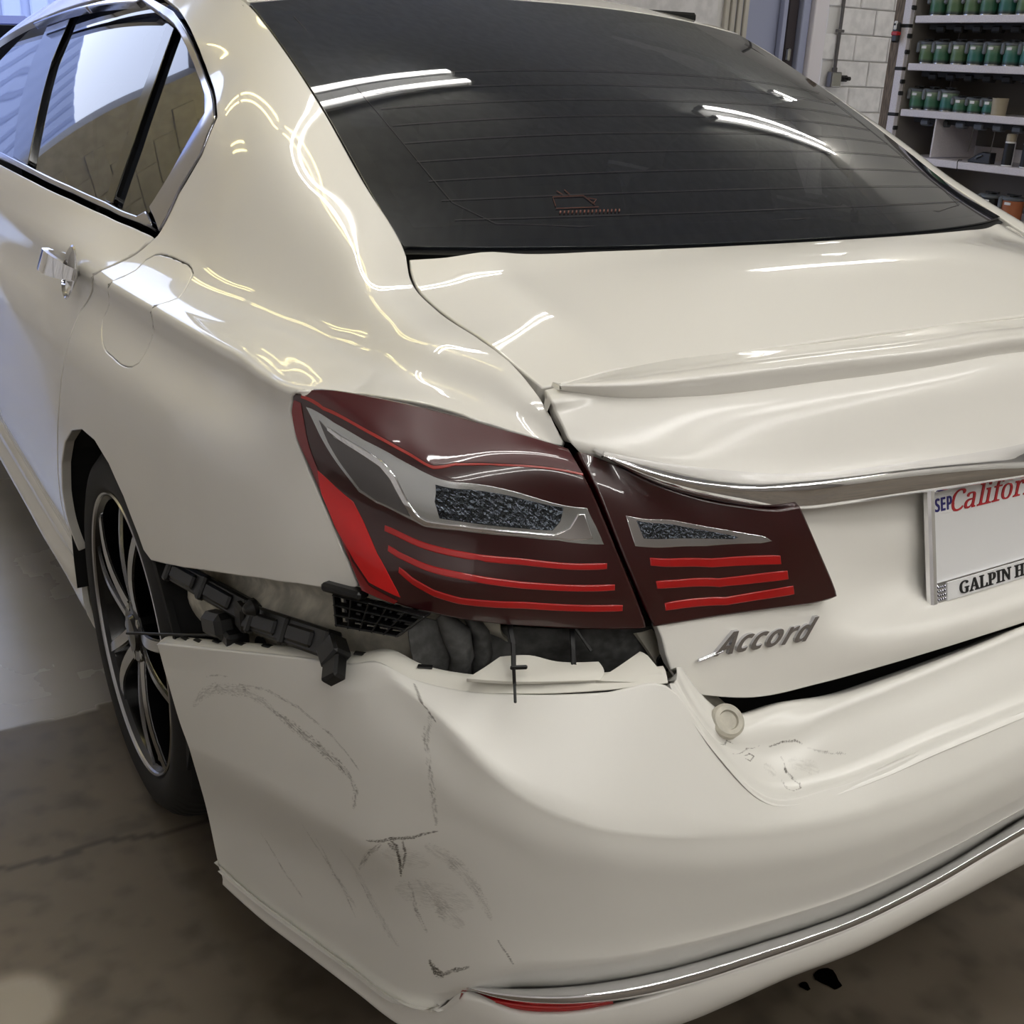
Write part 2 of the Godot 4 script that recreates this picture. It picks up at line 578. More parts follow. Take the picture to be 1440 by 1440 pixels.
	sideglass.append([-.494,1.43,-2.4,-.519,1.43,-1.6,-.519,1.43,-.95,-.492,1.43,-.5,-.456,1.43,-.1,-.419,1.43,.2])
	keep_net("sideglass", sideglass, false)
	var glass := []
	glass.append([-.557,1.3626,-.2064,-.4456,1.3773,-.2058,-.2785,1.3913,-.2053,0,1.398,-.205])
	glass.append([-.5631,1.3177,-.0879,-.4505,1.3323,-.0774,-.2816,1.3462,-.0674,0,1.3529,-.0626])
	glass.append([-.571,1.2704,.0295,-.4568,1.285,.05,-.2855,1.2989,.0696,0,1.3055,.0789])
	glass.append([-.5792,1.2193,.1453,-.4634,1.2334,.1757,-.2896,1.2469,.2047,0,1.2534,.2186])
	glass.append([-.5882,1.164,.2591,-.4705,1.1768,.2991,-.2941,1.1891,.3374,0,1.1949,.3556])
	glass.append([-.5982,1.108,.3726,-.4785,1.1178,.4216,-.2991,1.1272,.4684,0,1.1317,.4908])
	glass.append([-.61,1.0607,.4896,-.488,1.0629,.5457,-.305,1.065,.5993,0,1.066,.625])
	keep_net("glass", glass, true)
	var roof := []
	roof.append([-.557,1.3646,-.2104,-.4456,1.3793,-.2098,-.2785,1.3933,-.2093,0,1.4,-.209])
	roof.append([-.5532,1.3829,-.3,-.4426,1.3975,-.3,-.2766,1.4114,-.3,0,1.418,-.3])
	roof.append([-.548,1.402,-.5,-.4384,1.4207,-.5,-.274,1.4385,-.5,0,1.447,-.5])
	roof.append([-.55,1.425,-.95,-.44,1.4437,-.95,-.275,1.4615,-.95,0,1.47,-.95])
	roof.append([-.5611,1.4164,-1.35,-.4489,1.4337,-1.35,-.2806,1.4501,-1.35,0,1.458,-1.35])
	keep_net("roof", roof, true)
	var lidtop := []
	lidtop.append([-.613,1.0498,.5038,-.5701,1.0532,.5243,-.5149,1.0614,.5477,-.4781,1.059,.5614,-.3678,1.0613,.5944,-.1962,1.0634,.6237,0,1.064,.632])
	lidtop.append([-.6291,1.0242,.5565,-.5851,1.0314,.5731,-.5285,1.0439,.5919,-.4907,1.0439,.603,-.3775,1.0524,.6296,-.2013,1.0599,.6533,0,1.062,.66])
	lidtop.append([-.6338,1.0101,.616,-.5894,1.0188,.6294,-.5324,1.0329,.6447,-.4943,1.0339,.6537,-.3803,1.0447,.6754,-.2028,1.0543,.6945,0,1.057,.7])
	lidtop.append([-.6341,1.001,.6766,-.5898,1.0097,.6867,-.5327,1.0238,.6983,-.4946,1.0249,.7051,-.3805,1.0357,.7214,-.2029,1.0453,.7359,0,1.048,.74])
	lidtop.append([-.6334,.9943,.7376,-.5891,1.0012,.7459,-.5321,1.0133,.7555,-.4941,1.0131,.7611,-.3801,1.021,.7746,-.2027,1.028,.7866,0,1.03,.79])
	lidtop.append([-.6321,.9821,.7975,-.5879,.9877,.8035,-.531,.9984,.8103,-.4931,.9974,.8143,-.3793,1.0033,.824,-.2023,1.0085,.8326,0,1.01,.835])
	lidtop.append([-.628,.9675,.8559,-.584,.9715,.859,-.5275,.98,.8624,-.4898,.9785,.8645,-.3768,.9838,.8694,-.201,.9886,.8738,0,.99,.875])
	keep_net("lidtop", lidtop, true)
	var lidrear := []
	lidrear.append([-.628,.9675,.8559,-.5241,.9801,.8626,-.4194,.9813,.8678,-.3147,.9859,.8714,-.2098,.9884,.8737,-.1049,.9897,.8748,0,.99,.875])
	lidrear.append([-.6346,.9657,.876,-.5241,.9741,.8786,-.4194,.9753,.8838,-.3147,.9799,.8874,-.2098,.9824,.8897,-.1049,.9837,.8908,0,.984,.891])
	lidrear.append([-.6313,.9511,.886,-.5289,.9581,.9126,-.4254,.9554,.9372,-.3194,.9573,.9502,-.2131,.9578,.9595,-.1067,.9603,.964,0,.964,.965])
	lidrear.append([-.6279,.9367,.897,-.5311,.9274,.9408,-.4273,.9151,.9642,-.3211,.9101,.9772,-.2141,.9083,.9836,-.1071,.9076,.9871,0,.908,.988])
	lidrear.append([-.6231,.9201,.909,-.5314,.8975,.9586,-.4278,.8793,.9803,-.3217,.8657,.9897,-.2145,.8609,.9957,-.1073,.8584,1.0001,0,.858,1.003])
	lidrear.append([-.597,.89,.918,-.5073,.8662,.9633,-.4123,.8422,.9977,-.3098,.8335,.9967,-.2068,.8291,.9881,-.1035,.8274,.9837,0,.828,.985])
	lidrear.append([-.582,.82,.944,-.4901,.8032,.9801,-.3968,.7929,1.0177,-.2999,.7765,1.0096,-.2005,.7669,1.0013,-.1003,.7637,.9995,0,.765,1.002])
	lidrear.append([-.558,.738,.989,-.4691,.73,1.0217,-.377,.7203,1.0456,-.2843,.7049,1.0359,-.1901,.695,1.0259,-.0953,.6905,1.023,0,.69,1.026])
	lidrear.append([-.55,.712,1,-.4625,.7005,1.0303,-.3721,.6899,1.0511,-.2798,.6807,1.0613,-.1867,.6758,1.0653,-.0934,.6739,1.0673,0,.674,1.068])
	lidrear.append([-.547,.69,1.008,-.459,.6792,1.0347,-.369,.67,1.0542,-.2774,.6634,1.0654,-.1851,.6597,1.0702,-.0926,.6577,1.0724,0,.657,1.073])
	lidrear.append([-.5238,.649,1.018,-.4432,.6334,1.0444,-.3546,.6354,1.0569,-.2659,.6369,1.0629,-.1773,.6385,1.0675,-.0887,.6396,1.0704,0,.64,1.072])
	keep_net("lidrear", lidrear, true)
	var lampout := []
	lampout.append([-.8517,.9518,.715,-.834,.9616,.745,-.8069,.9648,.775,-.7723,.9619,.805,-.7369,.9548,.828,-.6881,.9389,.867,-.6506,.9265,.892,-.6257,.9181,.909])
	lampout.append([-.856,.9419,.717,-.8366,.9466,.76,-.8094,.9327,.815,-.7823,.9159,.85,-.7636,.9064,.872,-.7137,.9073,.898,-.66,.9046,.922,-.6258,.8975,.94])
	lampout.append([-.8558,.9084,.728,-.8381,.8997,.78,-.811,.8961,.835,-.783,.8812,.868,-.7513,.873,.893,-.7027,.8635,.918,-.6497,.8536,.938,-.6132,.8605,.957])
	lampout.append([-.8493,.8684,.757,-.8297,.8512,.805,-.8052,.8426,.848,-.7764,.8295,.88,-.7442,.8236,.905,-.6949,.8175,.93,-.6404,.8126,.955,-.597,.8153,.973])
	lampout.append([-.8402,.8172,.8,-.824,.8094,.836,-.7986,.7994,.868,-.7723,.7915,.897,-.7406,.7856,.92,-.6879,.7776,.943,-.6282,.772,.968,-.5799,.7709,.986])
	lampout.append([-.8292,.7619,.834,-.8154,.7576,.852,-.7904,.7515,.877,-.7546,.7443,.905,-.7224,.7396,.924,-.674,.7341,.946,-.6151,.7305,.974,-.5633,.7283,.994])
	keep_net("lampout", lampout, false)
	var lampin := []
	lampin.append([-.6236,.9196,.915,-.6111,.9161,.922,-.5943,.9092,.93,-.5657,.8923,.962,-.5093,.8705,.99,-.4627,.8607,1.012,-.4323,.8565,1.024,-.402,.8602,1.033])
	lampin.append([-.618,.8957,.938,-.6031,.8862,.945,-.5818,.8743,.955,-.549,.8622,.975,-.5004,.8499,1,-.4515,.8403,1.02,-.4208,.8359,1.032,-.39,.8337,1.041])
	lampin.append([-.5964,.8246,.966,-.5802,.8161,.973,-.5583,.8112,.982,-.5229,.8106,.998,-.4783,.8074,1.016,-.4359,.8028,1.032,-.4024,.7976,1.042,-.3726,.7975,1.05])
	lampin.append([-.5694,.7526,.986,-.555,.7545,.992,-.5327,.759,1,-.4987,.7636,1.012,-.4567,.763,1.028,-.413,.7625,1.043,-.382,.7623,1.05,-.3555,.7644,1.056])
	lampin.append([-.5595,.7283,.994,-.5439,.7299,1,-.521,.7317,1.008,-.4896,.7341,1.018,-.447,.7388,1.033,-.4012,.7412,1.046,-.3746,.7422,1.052,-.3474,.7481,1.059])
	keep_net("lampin", lampin, false)
	var chrome := []
	chrome.append([-.6044,.918,.926,-.5346,.9027,.9546,-.4605,.8888,.9709,-.3848,.8767,.9798,-.3084,.8699,.9865,-.2313,.867,.9906,-.1542,.8645,.9937,-.0771,.8624,.9957,0,.861,.997])
	chrome.append([-.6044,.917,.938,-.5346,.9017,.9666,-.4605,.8878,.9829,-.3848,.8757,.9918,-.3084,.8689,.9985,-.2313,.866,1.0026,-.1542,.8635,1.0057,-.0771,.8614,1.0077,0,.86,1.009])
	chrome.append([-.605,.917,.94,-.5439,.8956,.9852,-.4723,.8853,1.0175,-.3942,.8808,1.0274,-.3152,.8769,1.0314,-.2362,.8726,1.0326,-.1573,.8662,1.0338,-.0786,.858,1.0346,0,.849,1.035])
	chrome.append([-.605,.9159,.939,-.5436,.8827,.9761,-.4727,.8632,1.0076,-.3971,.8508,1.0247,-.3177,.8454,1.0286,-.2382,.8418,1.0304,-.1588,.8378,1.0316,-.0794,.8335,1.032,0,.829,1.032])
	chrome.append([-.605,.9159,.921,-.5436,.8827,.9581,-.4727,.8632,.9896,-.3971,.8508,1.0067,-.3177,.8454,1.0106,-.2382,.8418,1.0124,-.1588,.8378,1.0136,-.0794,.8335,1.014,0,.829,1.014])
	keep_net("chrome", chrome, true)
	var spoiler := []
	spoiler.append([-.6173,.9751,.872,-.5407,.9802,.863,-.4637,.9828,.8569,-.3865,.9842,.8528,-.3092,.9843,.8508,-.2319,.984,.8501,-.1546,.9848,.8497,-.0773,.9862,.8497,0,.988,.85])
	spoiler.append([-.6196,.9766,.876,-.5465,.9813,.8899,-.4693,.985,.8955,-.3914,.9873,.8987,-.3132,.9884,.9006,-.2349,.9886,.9027,-.1566,.989,.9042,-.0783,.9902,.9053,0,.992,.906])
	spoiler.append([-.6215,.9766,.8794,-.5515,.9808,.9131,-.4742,.9855,.9288,-.3956,.9887,.9383,-.3166,.9905,.9434,-.2375,.9913,.9478,-.1584,.9913,.9511,-.0792,.9923,.9532,0,.9941,.9542])
	spoiler.append([-.6215,.9757,.8797,-.5519,.9785,.9156,-.4746,.9828,.9331,-.396,.9859,.9437,-.3169,.9877,.9495,-.2377,.9885,.9545,-.1585,.9884,.9582,-.0793,.9895,.9604,0,.9913,.9614])
	spoiler.append([-.6194,.9734,.878,-.5489,.9674,.9079,-.4723,.9686,.9268,-.3941,.9699,.9378,-.3154,.971,.9446,-.2367,.9713,.9504,-.1578,.9714,.9545,-.0789,.9726,.9567,0,.9745,.9575])
	spoiler.append([-.6172,.971,.8762,-.5458,.9558,.8998,-.4698,.9537,.9201,-.3922,.9531,.9316,-.3139,.9534,.9395,-.2355,.9533,.9461,-.1571,.9536,.9506,-.0786,.955,.9528,0,.957,.9534])
	spoiler.append([-.617,.9687,.872,-.5454,.9525,.8949,-.4696,.95,.9154,-.3919,.9493,.927,-.3137,.9495,.9349,-.2354,.9493,.9416,-.157,.9496,.9462,-.0785,.951,.9484,0,.953,.949])
	spoiler.append([-.617,.9697,.856,-.5454,.9535,.8789,-.4696,.951,.8994,-.3919,.9503,.911,-.3137,.9505,.9189,-.2354,.9503,.9256,-.157,.9506,.9302,-.0785,.952,.9324,0,.954,.933])
	keep_net("spoiler", spoiler, true)
	var bumper := []
	bumper.append([-.9306,.4907,.3475,-.906,.5702,.5439,-.8827,.6185,.6683,-.8619,.6496,.753,-.8387,.6707,.8197,-.8199,.6883,.8611,-.7994,.6818,.8961,-.7644,.6828,.9409,-.7127,.6875,.9832,-.6414,.6922,1.0214,-.5781,.6968,1.0471,-.5411,.6263,1.0966,-.4952,.5753,1.1254,-.4061,.5594,1.1339,-.2561,.5654,1.1396,0,.5725,1.1441])
	bumper.append([-.9287,.4744,.351,-.9055,.5554,.5469,-.8829,.6046,.6733,-.863,.6361,.7602,-.8409,.6604,.8337,-.8194,.6823,.8749,-.8006,.6758,.9171,-.7725,.6635,.9672,-.7277,.6476,1.0103,-.6648,.6374,1.0512,-.6029,.6331,1.0786,-.5562,.5933,1.1126,-.501,.5612,1.1335,-.4082,.5471,1.1436,-.2582,.5468,1.1505,0,.5542,1.1539])
	bumper.append([-.9272,.4621,.3536,-.9051,.5441,.5492,-.883,.594,.6772,-.8639,.6258,.7658,-.8426,.6525,.8443,-.8191,.6778,.8853,-.8016,.6713,.9331,-.7786,.6489,.9872,-.739,.6173,1.0309,-.6826,.5957,1.0739,-.6218,.5847,1.1025,-.5677,.5683,1.1248,-.5054,.5506,1.1396,-.4098,.5377,1.1509,-.2598,.5327,1.1588,0,.5404,1.1613])
	bumper.append([-.9268,.4582,.3545,-.9049,.5405,.5499,-.8831,.5907,.6784,-.8642,.6226,.7675,-.8431,.6501,.8477,-.819,.6764,.8886,-.8019,.6699,.9381,-.7805,.6443,.9936,-.7426,.6077,1.0374,-.6883,.5825,1.0811,-.6277,.5694,1.11,-.5713,.5604,1.1286,-.5068,.5472,1.1416,-.4102,.5348,1.1532,-.2604,.5282,1.1614,0,.536,1.1636])
	bumper.append([-.9266,.4503,.3629,-.9049,.5314,.5563,-.8831,.5814,.6841,-.8641,.6136,.7726,-.8429,.6413,.8523,-.8191,.6665,.8944,-.8016,.6598,.9427,-.7793,.6352,.9961,-.7416,.6006,1.0392,-.6874,.5769,1.0823,-.6271,.5638,1.1109,-.5708,.5547,1.1293,-.5058,.5416,1.1423,-.4092,.5293,1.154,-.2599,.5231,1.1624,0,.531,1.1648])
	bumper.append([-.9256,.4016,.4145,-.9048,.4751,.5954,-.8832,.5246,.7193,-.8637,.5585,.804,-.8419,.5877,.8804,-.8199,.6057,.9296,-.7998,.5981,.9709,-.7719,.5794,1.0113,-.735,.5569,1.0501,-.682,.5421,1.0895,-.6232,.5291,1.116,-.5672,.5199,1.1338,-.4998,.5075,1.1467,-.4028,.4959,1.1591,-.2569,.4919,1.1686,0,.5002,1.1716])
	bumper.append([-.9248,.38,.4505,-.9029,.4391,.6307,-.8821,.468,.7408,-.8629,.4835,.8159,-.8414,.4961,.8861,-.814,.5263,.9408,-.7878,.542,.9841,-.7603,.5316,1.0196,-.7244,.5143,1.0549,-.6719,.5008,1.0912,-.6131,.49,1.116,-.5553,.4814,1.1331,-.4873,.469,1.1451,-.3887,.458,1.1579,-.2435,.4587,1.1677,0,.471,1.1717])
	bumper.append([-.9247,.3762,.4569,-.9026,.4327,.637,-.8819,.458,.7446,-.8628,.4702,.818,-.8414,.4799,.8871,-.813,.5123,.9428,-.7857,.5321,.9865,-.7583,.5232,1.0211,-.7226,.5067,1.0557,-.6701,.4935,1.0915,-.6113,.4831,1.116,-.5532,.4746,1.133,-.4851,.4622,1.1449,-.3863,.4513,1.1577,-.2411,.4528,1.1675,0,.4658,1.1717])
	bumper.append([-.9215,.3577,.4562,-.8985,.4111,.6316,-.8773,.4362,.7387,-.8579,.45,.8143,-.8372,.4617,.8842,-.8102,.4944,.9419,-.7837,.5132,.9865,-.756,.5065,1.0221,-.7201,.4934,1.0567,-.6678,.4822,1.0917,-.6089,.4735,1.116,-.5505,.4663,1.1327,-.4827,.4553,1.1444,-.3836,.4458,1.1572,-.2386,.4481,1.1668,0,.4617,1.171])
	bumper.append([-.905,.2606,.4526,-.8774,.2974,.6032,-.8529,.3216,.7079,-.832,.3437,.7948,-.8152,.3662,.8691,-.7954,.4001,.9374,-.7734,.414,.9864,-.7441,.419,1.0274,-.7075,.4233,1.0615,-.6555,.4226,1.0931,-.5964,.4233,1.1159,-.5362,.4228,1.1314,-.4697,.4192,1.1421,-.3694,.4167,1.1542,-.2253,.423,1.1633,0,.4401,1.1669])
	bumper.append([-.9023,.2079,.4707,-.8761,.2271,.5984,-.8507,.2448,.7035,-.8287,.2618,.7957,-.8094,.277,.874,-.7899,.3118,.9397,-.7719,.3444,.9849,-.7407,.3802,1.0309,-.7037,.3943,1.0644,-.6512,.4028,1.095,-.5931,.4087,1.117,-.5334,.4117,1.1319,-.4669,.4112,1.1425,-.3665,.4108,1.1545,-.2235,.4199,1.1633,0,.4371,1.1669])
	bumper.append([-.9017,.1947,.4752,-.8758,.2095,.5971,-.8502,.2256,.7024,-.8278,.2413,.796,-.808,.2547,.8753,-.7885,.2897,.9403,-.7715,.327,.9846,-.7399,.3705,1.0317,-.7028,.3871,1.0651,-.6502,.3978,1.0955,-.5923,.405,1.1173,-.5327,.4089,1.132,-.4662,.4091,1.1426,-.3658,.4093,1.1546,-.223,.4191,1.1634,0,.4364,1.1669])
	bumper.append([-.9015,.191,.4765,-.8757,.2045,.5968,-.85,.2202,.7021,-.8276,.2355,.796,-.8076,.2484,.8756,-.7872,.2815,.9391,-.7679,.3145,.979,-.7338,.3523,1.0234,-.6958,.3671,1.0567,-.6421,.3775,1.0872,-.5828,.3841,1.1088,-.5215,.3876,1.123,-.4537,.3877,1.1334,-.3505,.387,1.1448,-.2045,.3974,1.1532,0,.4164,1.1561])
	bumper.append([-.9011,.1841,.4788,-.8755,.1953,.5962,-.8498,.2101,.7015,-.8272,.2248,.7961,-.8068,.2367,.8763,-.7848,.2662,.9369,-.7613,.2913,.9687,-.7226,.3185,1.008,-.6828,.3302,1.0413,-.627,.3398,1.0717,-.5652,.3452,1.093,-.5007,.3481,1.1061,-.4304,.348,1.1164,-.322,.3454,1.1267,-.1702,.3571,1.1343,0,.3794,1.136])
	bumper.append([-.9007,.176,.4816,-.8753,.1845,.5954,-.8494,.1983,.7008,-.8266,.2122,.7963,-.8059,.223,.877,-.7835,.254,.9387,-.749,.2785,.9426,-.711,.2942,.9912,-.6711,.3061,1.0263,-.6134,.3142,1.0567,-.5493,.3183,1.0774,-.482,.32,1.0897,-.4095,.3196,1.0999,-.2968,.3158,1.1093,-.1392,.3262,1.116,0,.3477,1.117])
	bumper.append([-.8987,.1757,.4807,-.8733,.1841,.5944,-.8474,.1978,.6998,-.8246,.2117,.7953,-.8039,.2224,.876,-.7814,.2535,.9378,-.7447,.2487,.9364,-.7058,.2486,.9865,-.6648,.2567,1.0222,-.6055,.2668,1.0522,-.5399,.2751,1.0724,-.4709,.2773,1.0843,-.3968,.2777,1.0943,-.2814,.2746,1.1031,-.119,.2825,1.1093,0,.3021,1.1099])
	keep_net("bumper", bumper, true)
	var valance := []
	valance.append([-.8998,.1769,.4873,-.8754,.1857,.5955,-.8495,.1996,.7009,-.8267,.2136,.7963,-.806,.2244,.8769,-.7836,.2553,.9385,-.7608,.2926,.9627,-.7223,.2905,1.0097,-.6824,.298,1.044,-.626,.3093,1.0742,-.5641,.3196,1.0954,-.4992,.324,1.1084,-.4286,.3256,1.1187,-.32,.3255,1.1289,-.167,.336,1.1363,0,.357,1.138])
	valance.append([-.8997,.1756,.4877,-.8753,.184,.5954,-.8494,.1977,.7008,-.8266,.2116,.7963,-.8059,.2223,.877,-.7834,.2534,.9388,-.7719,.3081,.9816,-.7335,.305,1.0267,-.6942,.3121,1.0602,-.6394,.324,1.0904,-.5794,.335,1.1119,-.517,.3408,1.1257,-.4484,.3426,1.1361,-.3438,.3439,1.1473,-.1958,.3551,1.1555,0,.3764,1.158])
	valance.append([-.8995,.1713,.4892,-.8752,.1783,.595,-.8492,.1915,.7004,-.8263,.205,.7964,-.8054,.2151,.8774,-.7837,.2432,.9393,-.7693,.2873,.9824,-.733,.2958,1.0284,-.693,.304,1.062,-.6377,.315,1.0919,-.5775,.3241,1.1132,-.5148,.3303,1.1269,-.4464,.3333,1.1372,-.3414,.3345,1.1482,-.1931,.3453,1.1563,0,.3608,1.1588])
	valance.append([-.8991,.165,.4914,-.8751,.1698,.5944,-.849,.1822,.6999,-.8259,.1951,.7965,-.8047,.2043,.878,-.784,.228,.9399,-.7653,.256,.9835,-.7321,.2819,1.0309,-.6912,.2919,1.0648,-.6352,.3015,1.0942,-.5747,.3077,1.1153,-.5115,.3145,1.1287,-.4435,.3193,1.1388,-.3377,.3205,1.1497,-.1892,.3307,1.1577,0,.3372,1.16])
	valance.append([-.8986,.1543,.495,-.8748,.1556,.5934,-.8485,.1667,.699,-.8253,.1785,.7967,-.8035,.1863,.879,-.7822,.202,.9364,-.7574,.2133,.9778,-.7177,.2323,1.0226,-.6732,.247,1.0575,-.6141,.258,1.0853,-.5506,.2629,1.1028,-.486,.2735,1.1144,-.4195,.2844,1.1239,-.3097,.2835,1.1335,-.155,.2931,1.1407,0,.3004,1.142])
	valance.append([-.8736,.1503,.495,-.8498,.1516,.5934,-.8235,.1627,.699,-.8003,.1745,.7967,-.7785,.1823,.879,-.7572,.198,.8964,-.7474,.2093,.9378,-.7077,.2283,.9826,-.6632,.243,1.0175,-.6041,.254,1.0453,-.5406,.2589,1.0628,-.476,.2695,1.0744,-.4095,.2804,1.0839,-.2997,.2795,1.0935,-.145,.2891,1.1007,0,.2964,1.102])
	keep_net("valance", valance, true)
	var pad := []
	pad.append([-.5748,.6848,1.053,-.5443,.623,1.1003,-.4926,.5661,1.1314,-.4107,.5519,1.1396,-.3277,.5524,1.1439,-.2443,.5583,1.1464,-.161,.5615,1.1484,0,.5645,1.15])
	pad.append([-.5748,.6928,1.046,-.5443,.631,1.0933,-.4926,.5741,1.1244,-.4107,.5599,1.1326,-.3277,.5604,1.1369,-.2443,.5663,1.1394,-.161,.5695,1.1414,0,.5725,1.143])
	pad.append([-.5672,.6886,1.042,-.5342,.6265,1.0871,-.48,.5698,1.1144,-.3978,.5566,1.1228,-.3147,.5585,1.1276,-.2313,.5649,1.1305,-.148,.5682,1.1326,0,.571,1.134])
	pad.append([-.5637,.6897,1.041,-.5295,.6255,1.0822,-.4624,.582,1.1004,-.3782,.5818,1.1054,-.295,.5862,1.1085,-.2117,.5922,1.1104,-.1285,.5968,1.1119,0,.6013,1.113])
	pad.append([-.5603,.6908,1.0401,-.5242,.6245,1.0773,-.4467,.5975,1.0855,-.3622,.6066,1.0886,-.2784,.6121,1.0903,-.1946,.6177,1.0914,-.1108,.6237,1.0925,0,.6298,1.0933])
	pad.append([-.5601,.6908,1.04,-.5238,.6245,1.0769,-.4457,.5986,1.0845,-.3613,.6082,1.0875,-.2774,.6137,1.0891,-.1936,.6194,1.0902,-.1097,.6254,1.0912,0,.6316,1.092])
	pad.append([-.5601,.6973,1.0385,-.5238,.631,1.0754,-.4457,.6051,1.083,-.3613,.6147,1.086,-.2774,.6202,1.0876,-.1936,.6259,1.0887,-.1097,.6319,1.0897,0,.6381,1.0905])
	pad.append([-.5601,.7038,1.037,-.5238,.6375,1.0739,-.4457,.6116,1.0815,-.3613,.6212,1.0845,-.2774,.6267,1.0861,-.1936,.6324,1.0872,-.1097,.6384,1.0882,0,.6446,1.089])
	pad.append([-.5581,.7029,1.0361,-.5211,.6372,1.0721,-.4415,.6146,1.079,-.3572,.622,1.082,-.2735,.6268,1.0837,-.1897,.6321,1.0849,-.106,.6378,1.0859,0,.644,1.0868])
	pad.append([-.549,.6986,1.0321,-.5072,.6376,1.0632,-.4231,.6265,1.0677,-.3397,.6242,1.0707,-.2562,.6264,1.0726,-.1728,.6302,1.0742,-.0895,.6349,1.0756,0,.6405,1.0769])
	pad.append([-.54,.687,1.028,-.4912,.6356,1.0531,-.4062,.6283,1.0563,-.3237,.6179,1.0594,-.2402,.6184,1.0616,-.1567,.6212,1.0635,-.0734,.6248,1.0653,0,.6298,1.067])
	pad.append([-.536,.679,1.016,-.4872,.6276,1.0411,-.4022,.6203,1.0443,-.3197,.6099,1.0474,-.2362,.6104,1.0496,-.1527,.6132,1.0515,-.0694,.6168,1.0533,0,.6218,1.055])
	pad.append([-.52,.647,.978,-.4712,.5956,1.0031,-.3862,.5883,1.0063,-.3037,.5779,1.0094,-.2202,.5784,1.0116,-.1367,.5812,1.0135,-.0534,.5848,1.0153,0,.5898,1.017])
	keep_net("pad", pad, true)
	var inner := []
	inner.append([-.883,.64,.3,-.874,.69,.42,-.86,.725,.54,-.838,.755,.6589,-.806,.775,.7473,-.77,.775,.816,-.733,.765,.8651,-.693,.755,.8995])
	inner.append([-.883,.595,.3,-.874,.645,.42,-.86,.68,.54,-.838,.71,.6589,-.806,.73,.7473,-.77,.73,.816,-.733,.72,.8651,-.693,.71,.8995])
	inner.append([-.869,.578,.3,-.86,.628,.42,-.846,.663,.54,-.824,.693,.6577,-.792,.713,.7442,-.756,.713,.8114,-.719,.703,.8595,-.679,.693,.8931])
	inner.append([-.868,.562,.3,-.859,.612,.42,-.845,.647,.54,-.823,.677,.6576,-.791,.697,.7439,-.755,.697,.8111,-.718,.687,.8591,-.678,.677,.8926])
	inner.append([-.885,.542,.3,-.876,.592,.42,-.862,.627,.54,-.84,.657,.6591,-.808,.677,.7478,-.772,.677,.8167,-.735,.667,.866,-.695,.657,.9004])
	inner.append([-.881,.5,.3,-.872,.55,.42,-.858,.585,.54,-.836,.615,.6587,-.804,.635,.7468,-.768,.635,.8154,-.731,.625,.8643,-.691,.615,.8986])
	inner.append([-.865,.475,.3,-.856,.525,.42,-.842,.56,.54,-.82,.59,.6573,-.788,.61,.7432,-.752,.61,.8101,-.715,.6,.8578,-.675,.59,.8913])
	inner.append([-.845,.38,.3,-.836,.43,.42,-.822,.465,.54,-.8,.495,.6555,-.768,.515,.7388,-.732,.515,.8035,-.695,.505,.8498,-.655,.495,.8821])
	inner.append([-.805,.28,.3,-.796,.33,.42,-.782,.365,.54,-.76,.395,.6519,-.728,.415,.7298,-.692,.415,.7903,-.655,.405,.8336,-.615,.395,.8638])
	keep_net("inner", inner, false)
	var rearpanel := []
	rearpanel.append([-.7834,.7382,.855,-.7375,.7212,.875,-.6756,.7114,.893,-.6158,.7065,.917,-.5561,.7044,.943,-.52,.7049,.955])
	rearpanel.append([-.7897,.7159,.868,-.7354,.704,.88,-.676,.6938,.895,-.6202,.6927,.925,-.5558,.6863,.945,-.5186,.6843,.96])
	rearpanel.append([-.7873,.6914,.872,-.7332,.6866,.885,-.6764,.6768,.9,-.6152,.671,.92,-.5578,.6684,.95,-.5133,.6579,.965])
	rearpanel.append([-.7841,.6481,.875,-.7273,.6376,.885,-.6713,.63,.9,-.6118,.624,.92,-.5477,.6174,.95,-.5002,.61,.97])
	keep_net("rearpanel", rearpanel, false)
	var lip := []
	lip.append([-.9306,.4887,.3475,-.906,.5682,.5439,-.8827,.6165,.6683,-.8619,.6476,.753,-.8387,.6687,.8197,-.8199,.6863,.8611,-.7994,.6798,.8961,-.7644,.6808,.9409,-.7127,.6855,.9832,-.6414,.6902,1.0214,-.5781,.6948,1.0471])
	lip.append([-.9246,.4937,.3468,-.9001,.5732,.543,-.8768,.6215,.6671,-.8561,.6526,.7513,-.8331,.6737,.8175,-.8146,.6913,.8584,-.7945,.6848,.8927,-.7601,.6858,.9367,-.7094,.6905,.9782,-.6388,.6952,1.016,-.5758,.6998,1.0415])
	lip.append([-.9088,.4967,.3448,-.8842,.5762,.5407,-.8612,.6245,.6638,-.8408,.6556,.7469,-.8182,.6767,.8117,-.8003,.6943,.851,-.7813,.6878,.8835,-.7488,.6888,.9254,-.7007,.6935,.9648,-.632,.6982,1.0015,-.5698,.7028,1.0267])
	lip.append([-.9048,.4917,.3443,-.8803,.5712,.5401,-.8573,.6195,.6629,-.8369,.6506,.7457,-.8145,.6717,.8103,-.7968,.6893,.8492,-.7781,.6828,.8813,-.746,.6838,.9226,-.6985,.6885,.9614,-.6302,.6932,.9979,-.5683,.6978,1.023])
	keep_net("lip", lip, false)
	var support := []
	support.append([-.767,.702,.952,-.7255,.6993,.975,-.6838,.7,.998,-.6419,.6991,1.015])
	support.append([-.7444,.7009,.942,-.7131,.7014,.966,-.6788,.7046,.99,-.6341,.7029,1.01])
	support.append([-.7131,.7028,.93,-.6885,.7082,.95,-.6654,.7045,.97,-.6287,.706,.992])
	keep_net("support", support, false)
	var tab := []
	tab.append([-.6468,.6986,1.013,-.6115,.6961,1.03,-.5763,.6947,1.044])
	tab.append([-.6145,.7025,1.006,-.5921,.7039,1.022,-.5797,.7033,1.034])
